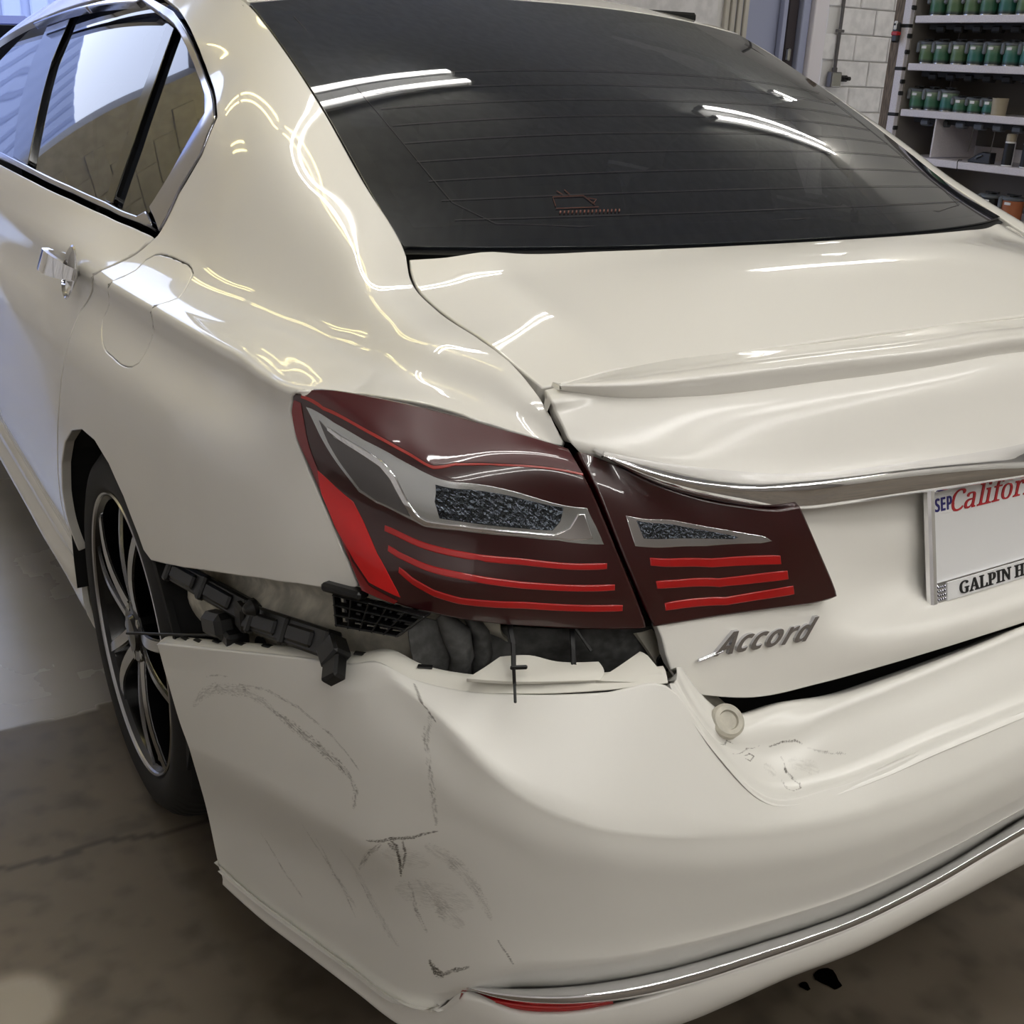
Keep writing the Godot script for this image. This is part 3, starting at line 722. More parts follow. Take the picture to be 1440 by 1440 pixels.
	tab.append([-.5804,.7096,1,-.5804,.7108,1.006,-.5793,.7101,1.012])
	keep_net("tab", tab, false)
	var edgestrip := []
	edgestrip.append([-.5501,.7032,.955,-.5376,.6794,.968,-.5247,.6528,.985,-.5137,.6216,1.01,-.5088,.6004,1.05])
	edgestrip.append([-.54,.7026,.955,-.5259,.6792,.97,-.5125,.6541,.985,-.4968,.628,1.005,-.488,.603,1.04])
	edgestrip.append([-.5157,.7016,.95,-.4966,.6711,.963,-.4768,.644,.975,-.4537,.6172,.99,-.4398,.6009,1.02])
	keep_net("edgestrip", edgestrip, false)
	var lowchrome := []
	lowchrome.append([-.7733,.3107,.9657,-.7194,.3206,1.0132,-.6596,.3335,1.0555,-.5919,.342,1.085,-.5198,.3463,1.1027,-.4463,.347,1.1144,-.3724,.345,1.1226,-.2983,.345,1.1284,-.2241,.3504,1.1323,-.1501,.358,1.1348,-.0763,.3674,1.1359,0,.3781,1.136])
	lowchrome.append([-.7733,.3107,.9657,-.7517,.3402,1.0244,-.7039,.3592,1.0755,-.6409,.3691,1.1095,-.5728,.3769,1.1322,-.5022,.3814,1.1465,-.4306,.3822,1.1564,-.3589,.384,1.1643,-.2871,.3898,1.1693,-.2154,.3979,1.1727,-.1439,.4081,1.1747,0,.4196,1.1758])
	lowchrome.append([-.7733,.3107,.9657,-.7564,.3406,1.0251,-.7104,.3597,1.0781,-.6481,.3693,1.1129,-.5805,.3775,1.1363,-.5103,.3829,1.1512,-.4389,.3843,1.1615,-.3674,.3866,1.1695,-.2957,.3923,1.1748,-.2242,.4004,1.1783,-.153,.4106,1.1805,0,.4223,1.1818])
	lowchrome.append([-.7733,.3107,.9657,-.7561,.3397,1.0255,-.7099,.3582,1.0784,-.6476,.3676,1.1131,-.5799,.3757,1.1365,-.5097,.3812,1.1513,-.4383,.3827,1.1615,-.3668,.385,1.1696,-.2952,.3907,1.1748,-.2236,.3987,1.1783,-.1524,.4089,1.1805,0,.4205,1.1818])
	lowchrome.append([-.7733,.3107,.9657,-.7416,.3256,1.0271,-.6895,.3381,1.0756,-.6246,.345,1.1074,-.5555,.3521,1.1282,-.4842,.3558,1.1411,-.4123,.3572,1.1505,-.3402,.3594,1.1577,-.268,.3647,1.1624,-.1959,.3721,1.1654,-.1241,.3815,1.1671,0,.3923,1.1679])
	lowchrome.append([-.7733,.3107,.9657,-.7268,.3115,1.0221,-.6689,.3197,1.0666,-.6018,.326,1.0965,-.5307,.3314,1.1149,-.458,.3339,1.1268,-.3848,.3343,1.1354,-.3114,.3358,1.1416,-.238,.3407,1.1458,-.1647,.3477,1.1484,-.0916,.3566,1.1497,0,.3668,1.15])
	keep_net("lowchrome", lowchrome, true)
	var redsliver := []
	redsliver.append([-.7677,.2996,.9596,-.7446,.304,.9909,-.7162,.3092,1.0212,-.6789,.3153,1.0514,-.6368,.3208,1.074])
	redsliver.append([-.7713,.3089,.9756,-.7501,.3089,1.0031,-.7228,.3112,1.0315,-.6858,.3181,1.0612,-.6431,.3267,1.0844])
	redsliver.append([-.7659,.3016,.9763,-.7466,.2991,1.001,-.7202,.2988,1.0285,-.6842,.3046,1.0574,-.6385,.3182,1.082])
	keep_net("redsliver", redsliver, false)
	keep_outline("quarter", [2.3737,.6892,2.2487,.5783,2.254,.5461,2.2524,.5149,2.2402,.4846,2.2254,.456,2.2109,.4272,2.1976,.3979,2.141,.3177,2.1029,.2619,2.0677,.1921,2.0427,.1194,2.0306,.0611,2.0747,.0785,2.0865,.1527,2.1147,.227,2.1616,.2947,2.2235,.3464,2.297,.3838,2.3786,.4059,2.4645,.4101,2.5502,.3964,2.626,.3694,2.6893,.3336,2.7103,.3177,2.7422,.313,2.815,.3276,2.8875,.3432,2.9593,.3619,3.031,.3813,3.1025,.401,3.1749,.4171,3.2485,.4267,3.2694,.4387,3.2531,.4704,3.2314,.4978,3.2045,.5211,3.1782,.5448,3.1548,.5715,3.1385,.6028,3.144,.6214,3.1694,.6483,3.1955,.672,3.2316,.6622,3.2682,.6609,3.3045,.6579,3.3339,.6768,3.3486,.7122,3.3615,.7464,3.3707,.7818,3.3782,.8181,3.3769,.8517,3.3653,.89,3.3487,.927,3.322,.9551,3.2845,.9694,3.246,.9801,3.2068,.9879,3.1672,.991,3.1272,.9917,3.0874,.9948,3.0477,.9983,3.0079,1.0015,2.9685,1.008,2.9301,1.0189,2.9015,1.0202,2.6799,1.0202,2.4582,1.0202,2.2365,1.0202,2.0149,1.0202,1.7932,1.0202,1.5716,1.0202,1.3499,1.0202,1.1283,1.0202,.9066,1.0202,.685,1.0202,.4633,1.0202,.2417,1.0202,.02,1.0202,.02,.9758,.8014,.9758,1.3017,.9858,1.6521,1.0008,1.9178,.979,1.969,.9722,2.02,.9649,2.0709,.9565,2.1215,.9466,2.1719,.9354,2.2216,.9216,2.2706,.9056,2.3195,.889,2.3679,.8711,2.4154,.8509,2.4271,.808,2.3975,.7659,2.3976,.717])
	keep_outline("fuel", [2.4257,.6882,2.4412,.6979,2.4589,.7022,2.4775,.7042,2.4957,.7066,2.514,.7086,2.5323,.7101,2.5507,.7119,2.5691,.7135,2.5874,.7128,2.6057,.7098,2.6199,.6984,2.6338,.6862,2.6476,.6741,2.6377,.5808,2.6364,.5644,2.6195,.5551,2.6014,.5516,2.583,.5499,2.5646,.5493,2.5462,.5499,2.5277,.5509,2.5093,.5518,2.4909,.5523,2.4725,.5535,2.4544,.5563,2.4364,.5605,2.419,.5665,2.4008,.5743,2.386,.585,2.4316,.6708])
	keep_outline("door_rear", [2.3934,.7147,2.3737,.6892,2.2487,.5783,2.254,.5461,2.2524,.5149,2.2402,.4846,2.2254,.456,2.2109,.4272,2.1976,.3979,2.141,.3177,2.1029,.2619,2.0677,.1921,2.0427,.1194,2.0306,.0611,2.0276,.0504,1.8021,.0494,1.5519,.0485,1.3318,.0535,1.3217,.2277,1.2917,.4181,1.2617,.5867,1.2467,.6961,1.2517,.7405,1.3481,.7405,1.667,.7372,1.9425,.7327,2.1424,.7263,2.3279,.7158])
	keep_outline("door_front", [1.3117,.0481,.8014,.0483,.2004,.0486,.1503,.3227,.2004,.6655,.2003,.7305,1.2317,.7385,1.2367,.6961,1.2517,.5867,1.2817,.4181,1.3117,.2277,1.3218,.0535])
	keep_outline("window_quarter", [2.2379,.1098,2.2398,.167,2.2414,.2329,2.2381,.2877,2.206,.317,2.1071,.3679,2.0062,.4092,1.8971,.4492,1.8413,.4586,1.9462,.308,2.0904,.0977])
	keep_outline("window_rear", [1.8306,.4654,1.9092,.3542,1.9951,.2259,2.0501,.0995,1.8225,.1085,1.5118,.1125,1.4015,.1998,1.1726,.3621,1.0784,.4549,.9456,.5561,1.5404,.5983,1.8008,.5852,1.6681,.5095])
	keep_outline("window_front", [1.3521,.1171,1.1206,.2373,.9346,.3569,.8263,.4539,.6749,.5626,1.4503,.6114,1.0002,.5983,.5002,.4424,.05,.1077,1.181,.1188])
	keep_outline("pillar", [1.5176,.1096,1.4015,.1998,1.1726,.3621,1.0784,.4549,.9456,.5561,1.5303,.6245,1.4402,.6245,.6749,.5626,.8263,.4539,.9346,.3569,1.1206,.2373,1.359,.1141])
	keep_outline("divider", [1.8221,.4756,1.9092,.3542,1.9951,.2259,2.0682,.0975,2.1109,.0962,2.047,.2156,1.9666,.3409,1.8805,.4624])
	keep_outline("trim_top", [2.3976,.717,2.3975,.7659,2.4271,.808,2.4154,.8509,2.3679,.8711,2.3195,.889,2.2706,.9056,2.2216,.9216,2.1719,.9354,2.1215,.9466,2.0709,.9565,2.02,.9649,1.969,.9722,1.9178,.979,1.6521,.9958,1.3017,.9818,.8014,.9718,.8014,.9638,1.3017,.9718,1.6521,.9788,1.6664,.9831,1.7301,.9781,1.7938,.9731,1.8575,.9681,1.9213,.9635,1.9848,.9568,2.048,.9471,2.1107,.9349,2.1729,.9203,2.2342,.9021,2.2944,.88,2.354,.8502,2.3287,.7965,2.3013,.7395])
	keep_outline("trim_belt", [.1503,.7564,1.3092,.7564,1.6156,.7523,1.9033,.7477,2.1069,.7419,2.2782,.7326,2.3013,.7395,2.3976,.717,2.3934,.7167,2.3279,.7178,2.1424,.7283,1.9425,.7347,1.667,.7392,1.3481,.7425,.1503,.7405])
	keep_outline("reflector", [.0147,.1188,.0521,.1314,.0568,.1497,.0595,.1833,.0717,.2113,.0794,.227,.0295,.2228,.0141,.2064,.0019,.1805,.0034,.1512])
	keep_outline("clear_out", [.0191,.0478,.0528,.056,.0834,.0584,.1208,.0562,.1613,.0561,.2058,.0597,.2566,.0682,.3223,.0804,.3243,.1019,.3251,.125,.2796,.1152,.2294,.117,.1718,.1194,.1378,.124,.1267,.1222,.1087,.1223,.0837,.1224,.0648,.1168,.0498,.0962,.0332,.0727])
	keep_outline("cell_out", [.1629,.0689,.2014,.0673,.2545,.0728,.2976,.0777,.2889,.0914,.2768,.1026,.2315,.1067,.1846,.1087,.155,.1107,.1538,.0935])
	keep_outline("grey_out", [.0341,.0574,.0507,.0697,.072,.0732,.0974,.0772,.1068,.0851,.1144,.0976,.1211,.112,.1243,.119,.1094,.1192,.0846,.1194,.0677,.1132,.0543,.094,.0432,.0762])
	keep_outline("guide", [.0435,.0612,.0588,.0651,.0798,.0685,.1021,.0731,.114,.0828,.1235,.1019,.1335,.1134,.1418,.1156,.1765,.1125,.2308,.1101,.2779,.107,.2959,.0989,.3102,.0847,.3178,.0857,.3166,.1108,.3169,.1163,.2764,.1126,.2297,.1153,.1757,.1171,.1383,.1217,.1277,.1183,.1172,.1075,.1067,.0897,.0967,.0816,.0752,.0754,.0565,.0708,.0443,.0664])
	keep_outline("facet_line", [.0151,.0256,.0428,.0433,.0916,.0433,.1369,.0426,.1716,.0441,.1979,.0394,.2329,.0411,.2918,.0424,.3351,.0415,.3336,.0448,.2912,.0448,.2327,.0433,.1977,.0419,.1714,.0475,.1359,.0463,.0905,.0479,.0422,.0479,.0151,.034])
	keep_outline("bar_out0", [.0862,.1424,.1136,.1421,.1398,.1418,.1873,.1427,.2355,.1429,.3214,.1464,.3185,.1548,.2335,.1518,.1856,.1516,.1379,.1509,.1109,.1512,.083,.1511])
	keep_outline("bar_out1", [.0815,.1654,.0939,.1688,.1269,.17,.1735,.1701,.2287,.1727,.3203,.1724,.3176,.1813,.2266,.1821,.1715,.1797,.1239,.1799,.0903,.178,.0776,.1746])
	keep_outline("bar_out2", [.087,.1871,.103,.1956,.1272,.2023,.1551,.2046,.2226,.1997,.3201,.1997,.3178,.2097,.2202,.2099,.1514,.2147,.1235,.2121,.1001,.2049,.0841,.1961])
	keep_outline("clear_in", [.0266,.056,.0848,.047,.1465,.0494,.1818,.0522,.1912,.0594,.176,.0658,.1057,.0785,.0226,.0851])
	keep_outline("cell_in", [.0376,.0569,.0798,.0532,.1229,.0551,.1536,.0586,.1436,.0637,.0826,.0702,.0373,.0747])
	keep_outline("bar_in0", [.0331,.094,.1034,.0954,.1938,.0842,.1901,.101,.0984,.1092,.0294,.1041])
	keep_outline("bar_in1", [.0272,.1195,.0982,.1251,.1931,.1108,.1886,.1269,.0944,.1378,.0239,.1293])
	keep_outline("bar_in2", [.0248,.1439,.0975,.1492,.1901,.1367,.1867,.1516,.0958,.1593,.0216,.1539])
	keep_outline("lidrear_corner", [-.0082,.3699,-.0037,.3922,.0011,.4124,.0021,.4293,.0067,.4408,.0233,.443,.0655,.4384,.1421,.435])
	keep_outline("edge_band", [.004,.037,.0148,.0428,.0168,.0706,.0173,.1128,.0113,.1645,.0094,.2077,.0281,.2253,.0763,.2311,.0672,.2374,.0039,.2361,.0027,.1925,.0036,.1579,.0036,.1207,0,.0876,-.0002,.0593])
	scuffs = [
		[[.0251,.226,.0392,.1921,.0552,.1746,.0808,.1705,.0949,.1891,.1056,.215], .0099, .22],
		[[.1009,.2048,.1174,.241,.1309,.272,.1427,.2996,.1493,.3197], .0099, .38],
		[[.1493,.3197,.1516,.3387,.15,.3694], .0077, .3],
		[[.0729,.158,.099,.1596,.1216,.188,.1388,.2347,.1487,.2771,.1547,.3026], .0028, .3],
		[[.0472,.1513,.0583,.1431,.0681,.1429], .0022, .35],
		[[.0617,.5992,.0787,.661,.0969,.7046], .0028, .28],
		[[.106,.4843,.1175,.5703,.1279,.6303,.1369,.6813], .0033, .25],
		[[.1157,.5127,.1235,.6113,.1374,.6608], .0055, .18],
		[[.201,.0301,.1984,.13,.202,.1495,.2038,.154], .0055, .5],
		[[.202,.1495,.1961,.2101,.1951,.2651,.1936,.3276,.1921,.391], .0077, .22],
		[[.1573,.4183,.1709,.4131,.1811,.4155,.1921,.4045], .0016, .6],
		[[.1708,.4169,.173,.4301,.1733,.4767,.1722,.536], .0039, .85],
		[[.1763,.4217,.1767,.4558,.1738,.5086], .0033, .7],
		[[.1693,.4206,.1722,.4436], .0044, .5],
		[[.166,.4507,.1857,.4903], .0242, .1],
		[[.1693,.5808,.2022,.5796], .0286, .09],
		[[.1456,.5498,.1568,.4595,.1652,.4229], .0066, .4],
		[[.1868,.438,.1976,.4836,.2063,.5357,.2124,.5962], .0154, .14],
		[[.1809,.5533,.1895,.6094,.1985,.6347], .0176, .13],
		[[.1756,.5558,.1772,.6285,.1817,.6635], .0055, .25],
		[[.1821,.7107,.1848,.7263,.1892,.7335], .0055, .75],
		[[.1885,.7322,.1953,.7241,.2023,.7203], .0033, .5],
		[[.2152,.6535,.2188,.6911,.2215,.7313], .0018, .5],
		[[.1352,.5059,.1497,.6217,.1577,.6662,.1654,.694], .0088, .12],
		[[.1411,.5796,.1532,.6589], .0033, .25],
	]
	pad_marks = [
		[[.0678,.2958,.0766,.418,.0847,.4144], .0018, .5],
		[[.0849,.2787,.1012,.3918,.1165,.4113], .0015, .4],
		[[.1284,.3981,.1439,.41,.1593,.3907,.1683,.3567], .0018, .5],
		[[.0996,.3251,.1053,.3553,.1108,.3357,.1072,.2932,.101,.2976], .0014, .5],
		[[.1437,.3314,.1491,.2882,.1531,.2426,.1613,.2036,.1712,.1658,.1741,.1333,.1662,.122,.1547,.1643,.1487,.2055], .0016, .45],
		[[.1498,.2645,.1534,.2352], .0033, .75],
		[[.1749,.3243,.1975,.2658,.2252,.2273], .0011, .25],
		[[.1249,.2891,.14,.2299], .0088, .1],
		[[.1548,.2962,.1916,.1954], .011, .08],
	]
	badge_origin = Vector2(0.05921, 0.39447)
	badge_across = Vector2(0.03112, -0.00428)
	badge_up = Vector2(0.01664, -0.02081)

# ---------------------------------------------------------------- materials
func mat(called: String, color: Color, rough := 0.5, metal := 0.0) -> StandardMaterial3D:
	var s := StandardMaterial3D.new()
	s.resource_name = called
	s.albedo_color = color
	s.roughness = rough
	s.metallic = metal
	m[called] = s
	return s


func coat(s: StandardMaterial3D, amount := 1.0, rough := 0.03) -> StandardMaterial3D:
	s.clearcoat_enabled = true
	s.clearcoat = amount
	s.clearcoat_roughness = rough
	return s


func grain(s: StandardMaterial3D, freq: float, dark: float, tint: Color, scale := Vector3.ONE, world := true) -> void:
	var n := FastNoiseLite.new()
	n.seed = int(freq * 1000.0) + 3
	n.frequency = freq
	n.fractal_octaves = 5
	var ramp := Gradient.new()
	ramp.set_color(0, tint.darkened(dark))
	ramp.set_color(1, tint)
	ramp.set_offset(0, 0.25)
	ramp.set_offset(1, 0.75)
	var t := NoiseTexture2D.new()
	t.width = 512
	t.height = 512
	t.seamless = true
	t.noise = n
	t.color_ramp = ramp
	s.albedo_color = Color.WHITE
	s.albedo_texture = t
	s.uv1_triplanar = true
	s.uv1_world_triplanar = world
	s.uv1_scale = scale


func bumps(s: StandardMaterial3D, freq: float) -> void:
	var n := FastNoiseLite.new()
	n.seed = 11
	n.noise_type = FastNoiseLite.TYPE_CELLULAR
	n.frequency = freq
	var t := NoiseTexture2D.new()
	t.width = 512
	t.height = 512
	t.seamless = true
	t.as_normal_map = true
	t.bump_strength = 12.0
	t.noise = n
	s.normal_enabled = true
	s.normal_texture = t
	s.normal_scale = 1.0
	s.uv1_scale = Vector3(1.5, 1.0, 1.0)


const PEARL := Color(0.885, 0.875, 0.848)


func make_materials() -> void:
	coat(mat("pearl", PEARL, 0.42), 1.0, 0.035)
	coat(mat("scuffed_pearl", Color.WHITE, 0.45), 0.6, 0.30)
	m.scuffed_pearl.albedo_texture = marked_paint(nets.bumper, scuffs, 2048, 1024)
	coat(mat("marked_pearl", Color.WHITE, 0.42), 0.7, 0.2)
	m.marked_pearl.albedo_texture = marked_paint(nets.pad, pad_marks, 2048, 256)
	coat(mat("dusty_pearl", PEARL, 0.45), 0.7, 0.16)
	mat("primer", Color(0.88, 0.86, 0.80), 0.6)
	grain(m.primer, 0.02, 0.22, Color(0.82, 0.80, 0.74), Vector3.ONE * 3.0)
	mat("dusty_white", Color(0.86, 0.85, 0.81), 0.55)
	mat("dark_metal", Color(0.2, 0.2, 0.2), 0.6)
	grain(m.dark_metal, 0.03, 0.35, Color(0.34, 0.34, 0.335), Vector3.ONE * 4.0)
	mat("chrome", Color(0.93, 0.93, 0.94), 0.04, 1.0)
	mat("satin_chrome", Color(0.62, 0.62, 0.66), 0.12, 1.0)
	mat("gloss_black", Color(0.012, 0.012, 0.014), 0.08)
	mat("black_plastic", Color(0.03, 0.031, 0.034), 0.42)
	mat("black_rubber", Color(0.035, 0.035, 0.036), 0.62)
	mat("tire_rubber", Color(0.05, 0.05, 0.05), 0.7)
	mat("felt", Color(0.045, 0.045, 0.047), 0.95)
	mat("wheel_black", Color(0.02, 0.02, 0.024), 0.2)
	mat("badge_metal", Color(0.82, 0.82, 0.84), 0.25, 1.0)
	mat("machined", Color(0.72, 0.72, 0.73), 0.22, 1.0)
	coat(mat("lamp_edge", Color(0.46, 0.01, 0.035), 0.3), 1.0, 0.02)
	coat(mat("lamp_dark", Color(0.18, 0.006, 0.016), 0.3), 1.0, 0.02)
	coat(mat("lamp_facet", Color(0.27, 0.03, 0.06), 0.35), 1.0, 0.02)
	coat(mat("lamp_red", Color(0.66, 0.012, 0.022), 0.35), 1.0, 0.02)
	coat(mat("lamp_bright", Color(0.80, 0.02, 0.03), 0.4), 0.7, 0.05)
	coat(mat("lamp_black", Color(0.016, 0.006, 0.01), 0.25), 1.0, 0.02)
	mat("lamp_line", Color(0.62, 0.22, 0.20), 0.25)
	mat("reflector_grey", Color(0.78, 0.79, 0.79), 0.2, 0.9)
	mat("cell", Color(0.30, 0.32, 0.35), 0.12, 1.0)
	bumps(m.cell, 0.06)
	var tint := mat("tinted_glass", Color(0.088, 0.1, 0.125, 0.93), 0.02)
	tint.transparency = BaseMaterial3D.TRANSPARENCY_ALPHA
	var side := mat("side_glass", Color(0.08, 0.095, 0.13, 0.88), 0.02)
	side.transparency = BaseMaterial3D.TRANSPARENCY_ALPHA
	mat("heater_line", Color(0.24, 0.215, 0.225), 0.4)
	mat("cabin", Color(0.02, 0.02, 0.022), 0.9)
	mat("plate_white", Color(0.84, 0.84, 0.84), 0.4)
	mat("ink_black", Color(0.02, 0.02, 0.02), 0.5)
	mat("ink_red", Color(0.66, 0.10, 0.14), 0.5)
	mat("ink_blue", Color(0.14, 0.12, 0.42), 0.5)
	mat("sticker", Color(0.40, 0.22, 0.16), 0.6)
	# room
	var floor_m := mat("concrete", Color.WHITE, 1.0)
	floor_m.albedo_texture = floor_picture(false)
	floor_m.roughness_texture = floor_picture(true)
	floor_m.roughness_texture_channel = BaseMaterial3D.TEXTURE_CHANNEL_RED
	mat("oil", Color(0.012, 0.011, 0.010), 0.15)
	mat("painted_block", Color(0.86, 0.85, 0.83), 0.75)
	grain(m.painted_block, 0.012, 0.07, Color(0.90, 0.89, 0.89), Vector3.ONE * 1.2)
	mat("mortar", Color(0.84, 0.83, 0.82), 0.9)
	mat("ceiling_board", Color(0.80, 0.80, 0.78), 0.9)
	grain(m.ceiling_board, 0.02, 0.05, Color(0.88, 0.88, 0.86))
	mat("back_wall", Color(0.48, 0.46, 0.44), 0.9)
	mat("drywall", Color(0.78, 0.77, 0.74), 0.9)
	mat("raw_wood", Color(0.48, 0.42, 0.36), 0.8)
	grain(m.raw_wood, 0.03, 0.3, Color(0.50, 0.44, 0.38), Vector3(6, 0.6, 6))
	mat("door_blue", Color(0.62, 0.64, 0.74), 0.5)
	mat("door_cream", Color(0.74, 0.72, 0.68), 0.6)
	mat("frame_white", Color(0.88, 0.86, 0.88), 0.45)
	mat("frame_dark", Color(0.20, 0.17, 0.19), 0.6)
	mat("conduit_grey", Color(0.42, 0.41, 0.41), 0.4, 0.6)
	mat("rack_white", Color(0.80, 0.78, 0.80), 0.45)
	grain(m.rack_white, 0.05, 0.05, Color(0.82, 0.80, 0.82), Vector3.ONE * 4.0)
	mat("rack_dark", Color(0.10, 0.10, 0.10), 0.7)
	mat("rack_back", Color(0.45, 0.43, 0.41), 0.8)
	mat("can_dark", Color(0.055, 0.075, 0.075), 0.4)
	mat("can_grey", Color(0.36, 0.38, 0.40), 0.45)
	mat("can_foot", Color(0.55, 0.56, 0.50), 0.4)
	mat("tin", Color(0.7, 0.7, 0.68), 0.2, 1.0)
	mat("beige", Color(0.62, 0.58, 0.50), 0.6)
	mat("tag_white", Color(0.85, 0.85, 0.85), 0.6)
	mat("gadget_red", Color(0.65, 0.05, 0.06), 0.4)
	mat("orange_label", Color(0.62, 0.36, 0.22), 0.5)
	mat("steel_outside", Color(0.68, 0.72, 0.84), 0.6)
	mat("asphalt", Color(0.66, 0.66, 0.67), 0.9)
	coat(mat("car_blue", Color(0.02, 0.10, 0.38), 0.35), 1.0, 0.03)
	mat("car_glass", Color(0.02, 0.03, 0.06), 0.04)
	for k in [["tube_white", Color(1.0, 0.99, 0.972), 12.0], ["tube_yellow", Color(1.0, 0.92, 0.62), 4.0]]:
		var t := mat(k[0], Color(0.9, 0.9, 0.9), 0.5)
		t.emission_enabled = true
		t.emission = k[1]
		t.emission_energy_multiplier = k[2]
	mat("fixture_white", Color(0.85, 0.85, 0.84), 0.5)
	# three greens for the printed cans, each fading in print from dark rim to pale foot
	for k in [["can_print_green", Color(0.035, 0.125, 0.07)], ["can_print_leaf", Color(0.075, 0.145, 0.065)], ["can_print_teal", Color(0.022, 0.13, 0.105)]]:
		var c := mat(k[0], Color.WHITE, 0.35)
		var im := Image.create_empty(64, 64, false, Image.FORMAT_RGB8)
		for y in 64:
			for x in 64:
				var speck := rng.randf_range(-0.05, 0.05)
				var t := smoothstep(0.40, 1.05, y / 63.0 + speck)
				im.set_pixel(x, 63 - y, Color(0.16, 0.19, 0.19).lerp(k[1].linear_to_srgb(), smoothstep(0.02, 0.22, y / 63.0)).lerp(Color(0.60, 0.63, 0.54), t * 0.85))
		c.albedo_texture = ImageTexture.create_from_image(im)


# White paint with the scuffs, rub marks and cracks that the corner of the bumper carries.
func marked_paint(net: Dictionary, marks: Array, w: int, h: int) -> ImageTexture:
	var im := Image.create_empty(w, h, false, Image.FORMAT_RGB8)
	im.fill(PEARL)
	var size := Vector2(net.ku[-1], net.kv[-1])
	var n := FastNoiseLite.new()
	n.seed = 5
	n.frequency = 0.09
	n.fractal_octaves = 3
	for s in marks:
		var pts := []
		for i in s[0].size() / 2: pts.append(Vector2(s[0][i * 2], s[0][i * 2 + 1]) * size)
		var whole := 0.0
		for k in pts.size() - 1: whole += pts[k].distance_to(pts[k + 1])
		var done := 0.0
		for k in pts.size() - 1:
			var a: Vector2 = pts[k]
			var b: Vector2 = pts[k + 1]
			var half: float = maxf(s[1] * 0.5, 0.0011)
			var lo := (a.min(b) - Vector2.ONE * half * 1.4) / size
			var hi := (a.max(b) + Vector2.ONE * half * 1.4) / size
			var dir := (b - a).normalized()
			for y in range(maxi(0, int(lo.y * h)), mini(h, int(hi.y * h) + 2)):
				for x in range(maxi(0, int(lo.x * w)), mini(w, int(hi.x * w) + 2)):
					var p := Vector2((x + 0.5) / w, (y + 0.5) / h) * size
					var t := clampf((done + (p - a).dot(dir)) / whole, 0.0, 1.0)
					var taper := 0.35 + 0.65 * sin(PI * t) ** 0.5
					var off := (p - a).cross(dir)
					var d := p.distance_to(Geometry2D.get_closest_point_to_segment(p, a, b)) / (half * taper)
					if d > 1.3: continue
					var rough := n.get_noise_2d(x * 2.0, y * 2.0)
					var cover: float = clampf((1.25 - d + rough * 1.2) * 1.4, 0.0, 1.0)
					if s[2] < 0.5:
						var streak := n.get_noise_2d(off * 9000.0, (done + (p - a).dot(dir)) * 500.0)
						cover *= smoothstep(-0.20, 0.30, streak + 0.25 * n.get_noise_2d(x * 6.0 + 300.0, y * 6.0))
					else:
						cover *= smoothstep(-0.45, 0.05, n.get_noise_2d(x * 4.0, y * 4.0 + 90.0))
					var c := im.get_pixel(x, y)
					im.set_pixel(x, y, c.lerp(Color(0.16, 0.14, 0.11), cover * s[2]))
			done += a.distance_to(b)
	return ImageTexture.create_from_image(im)


# Concrete: dry dusty part, the wet part behind the edge of a puddle, tyre dirt, cracks and a bare patch. One pixel is about a centimetre.
func floor_picture(roughness: bool) -> ImageTexture:
	var w := 1200
	var h := 1200
	var im := Image.create_empty(w, h, false, Image.FORMAT_RGB8)
	var n := FastNoiseLite.new()
	n.seed = 21
	n.frequency = 0.012
	n.fractal_octaves = 6
	var fine := FastNoiseLite.new()
	fine.seed = 22
	fine.frequency = 0.11
	fine.fractal_octaves = 3
	var edge := FastNoiseLite.new()
	edge.seed = 23
	edge.frequency = 0.02
	for y in h:
		for x in w:
			var p := Vector2(-6.0 + 12.0 * x / w, -5.6 + 12.0 * y / h)
			var a := n.get_noise_2d(x, y)
			var b := fine.get_noise_2d(x, y)
			var wet := smoothstep(0.0, 0.012, -0.36 + 0.05 * edge.get_noise_2d(x, y) - p.y + (0.02 if p.x < -0.9 else 0.0))
			wet *= smoothstep(-0.45, -0.30, -absf(p.x + 2.2) + 1.6)
			if roughness:
				var r := lerpf(0.55 + 0.25 * a, 0.26 + 0.10 * a, wet)
				im.set_pixel(x, y, Color(r, r, r))
			else:
				var dry := Color(0.31, 0.275, 0.23).lerp(Color(0.45, 0.41, 0.36), clampf(0.5 + a * 0.8, 0.0, 1.0))
				dry = dry.darkened(clampf(-b * 0.35, 0.0, 0.3))
				var pale := Color(0.56, 0.545, 0.535).lerp(Color(0.62, 0.605, 0.595), clampf(0.5 + a, 0.0, 1.0))
				var c := dry.lerp(pale, wet)
				var bare := smoothstep(0.02, -0.02, Vector2((p.x + 1.22) * 1.0, (p.y - 0.42) * 1.3).length() - 0.09 - 0.05 * a)
				c = c.lerp(Color(0.66, 0.63, 0.58), bare * 0.8)
				if absf(p.y - 0.25 - 0.10 * n.get_noise_2d(x * 0.7, 40.0) - 0.15 * p.x) < 0.006: c = c.darkened(0.35)
				im.set_pixel(x, y, c)
	return ImageTexture.create_from_image(im)


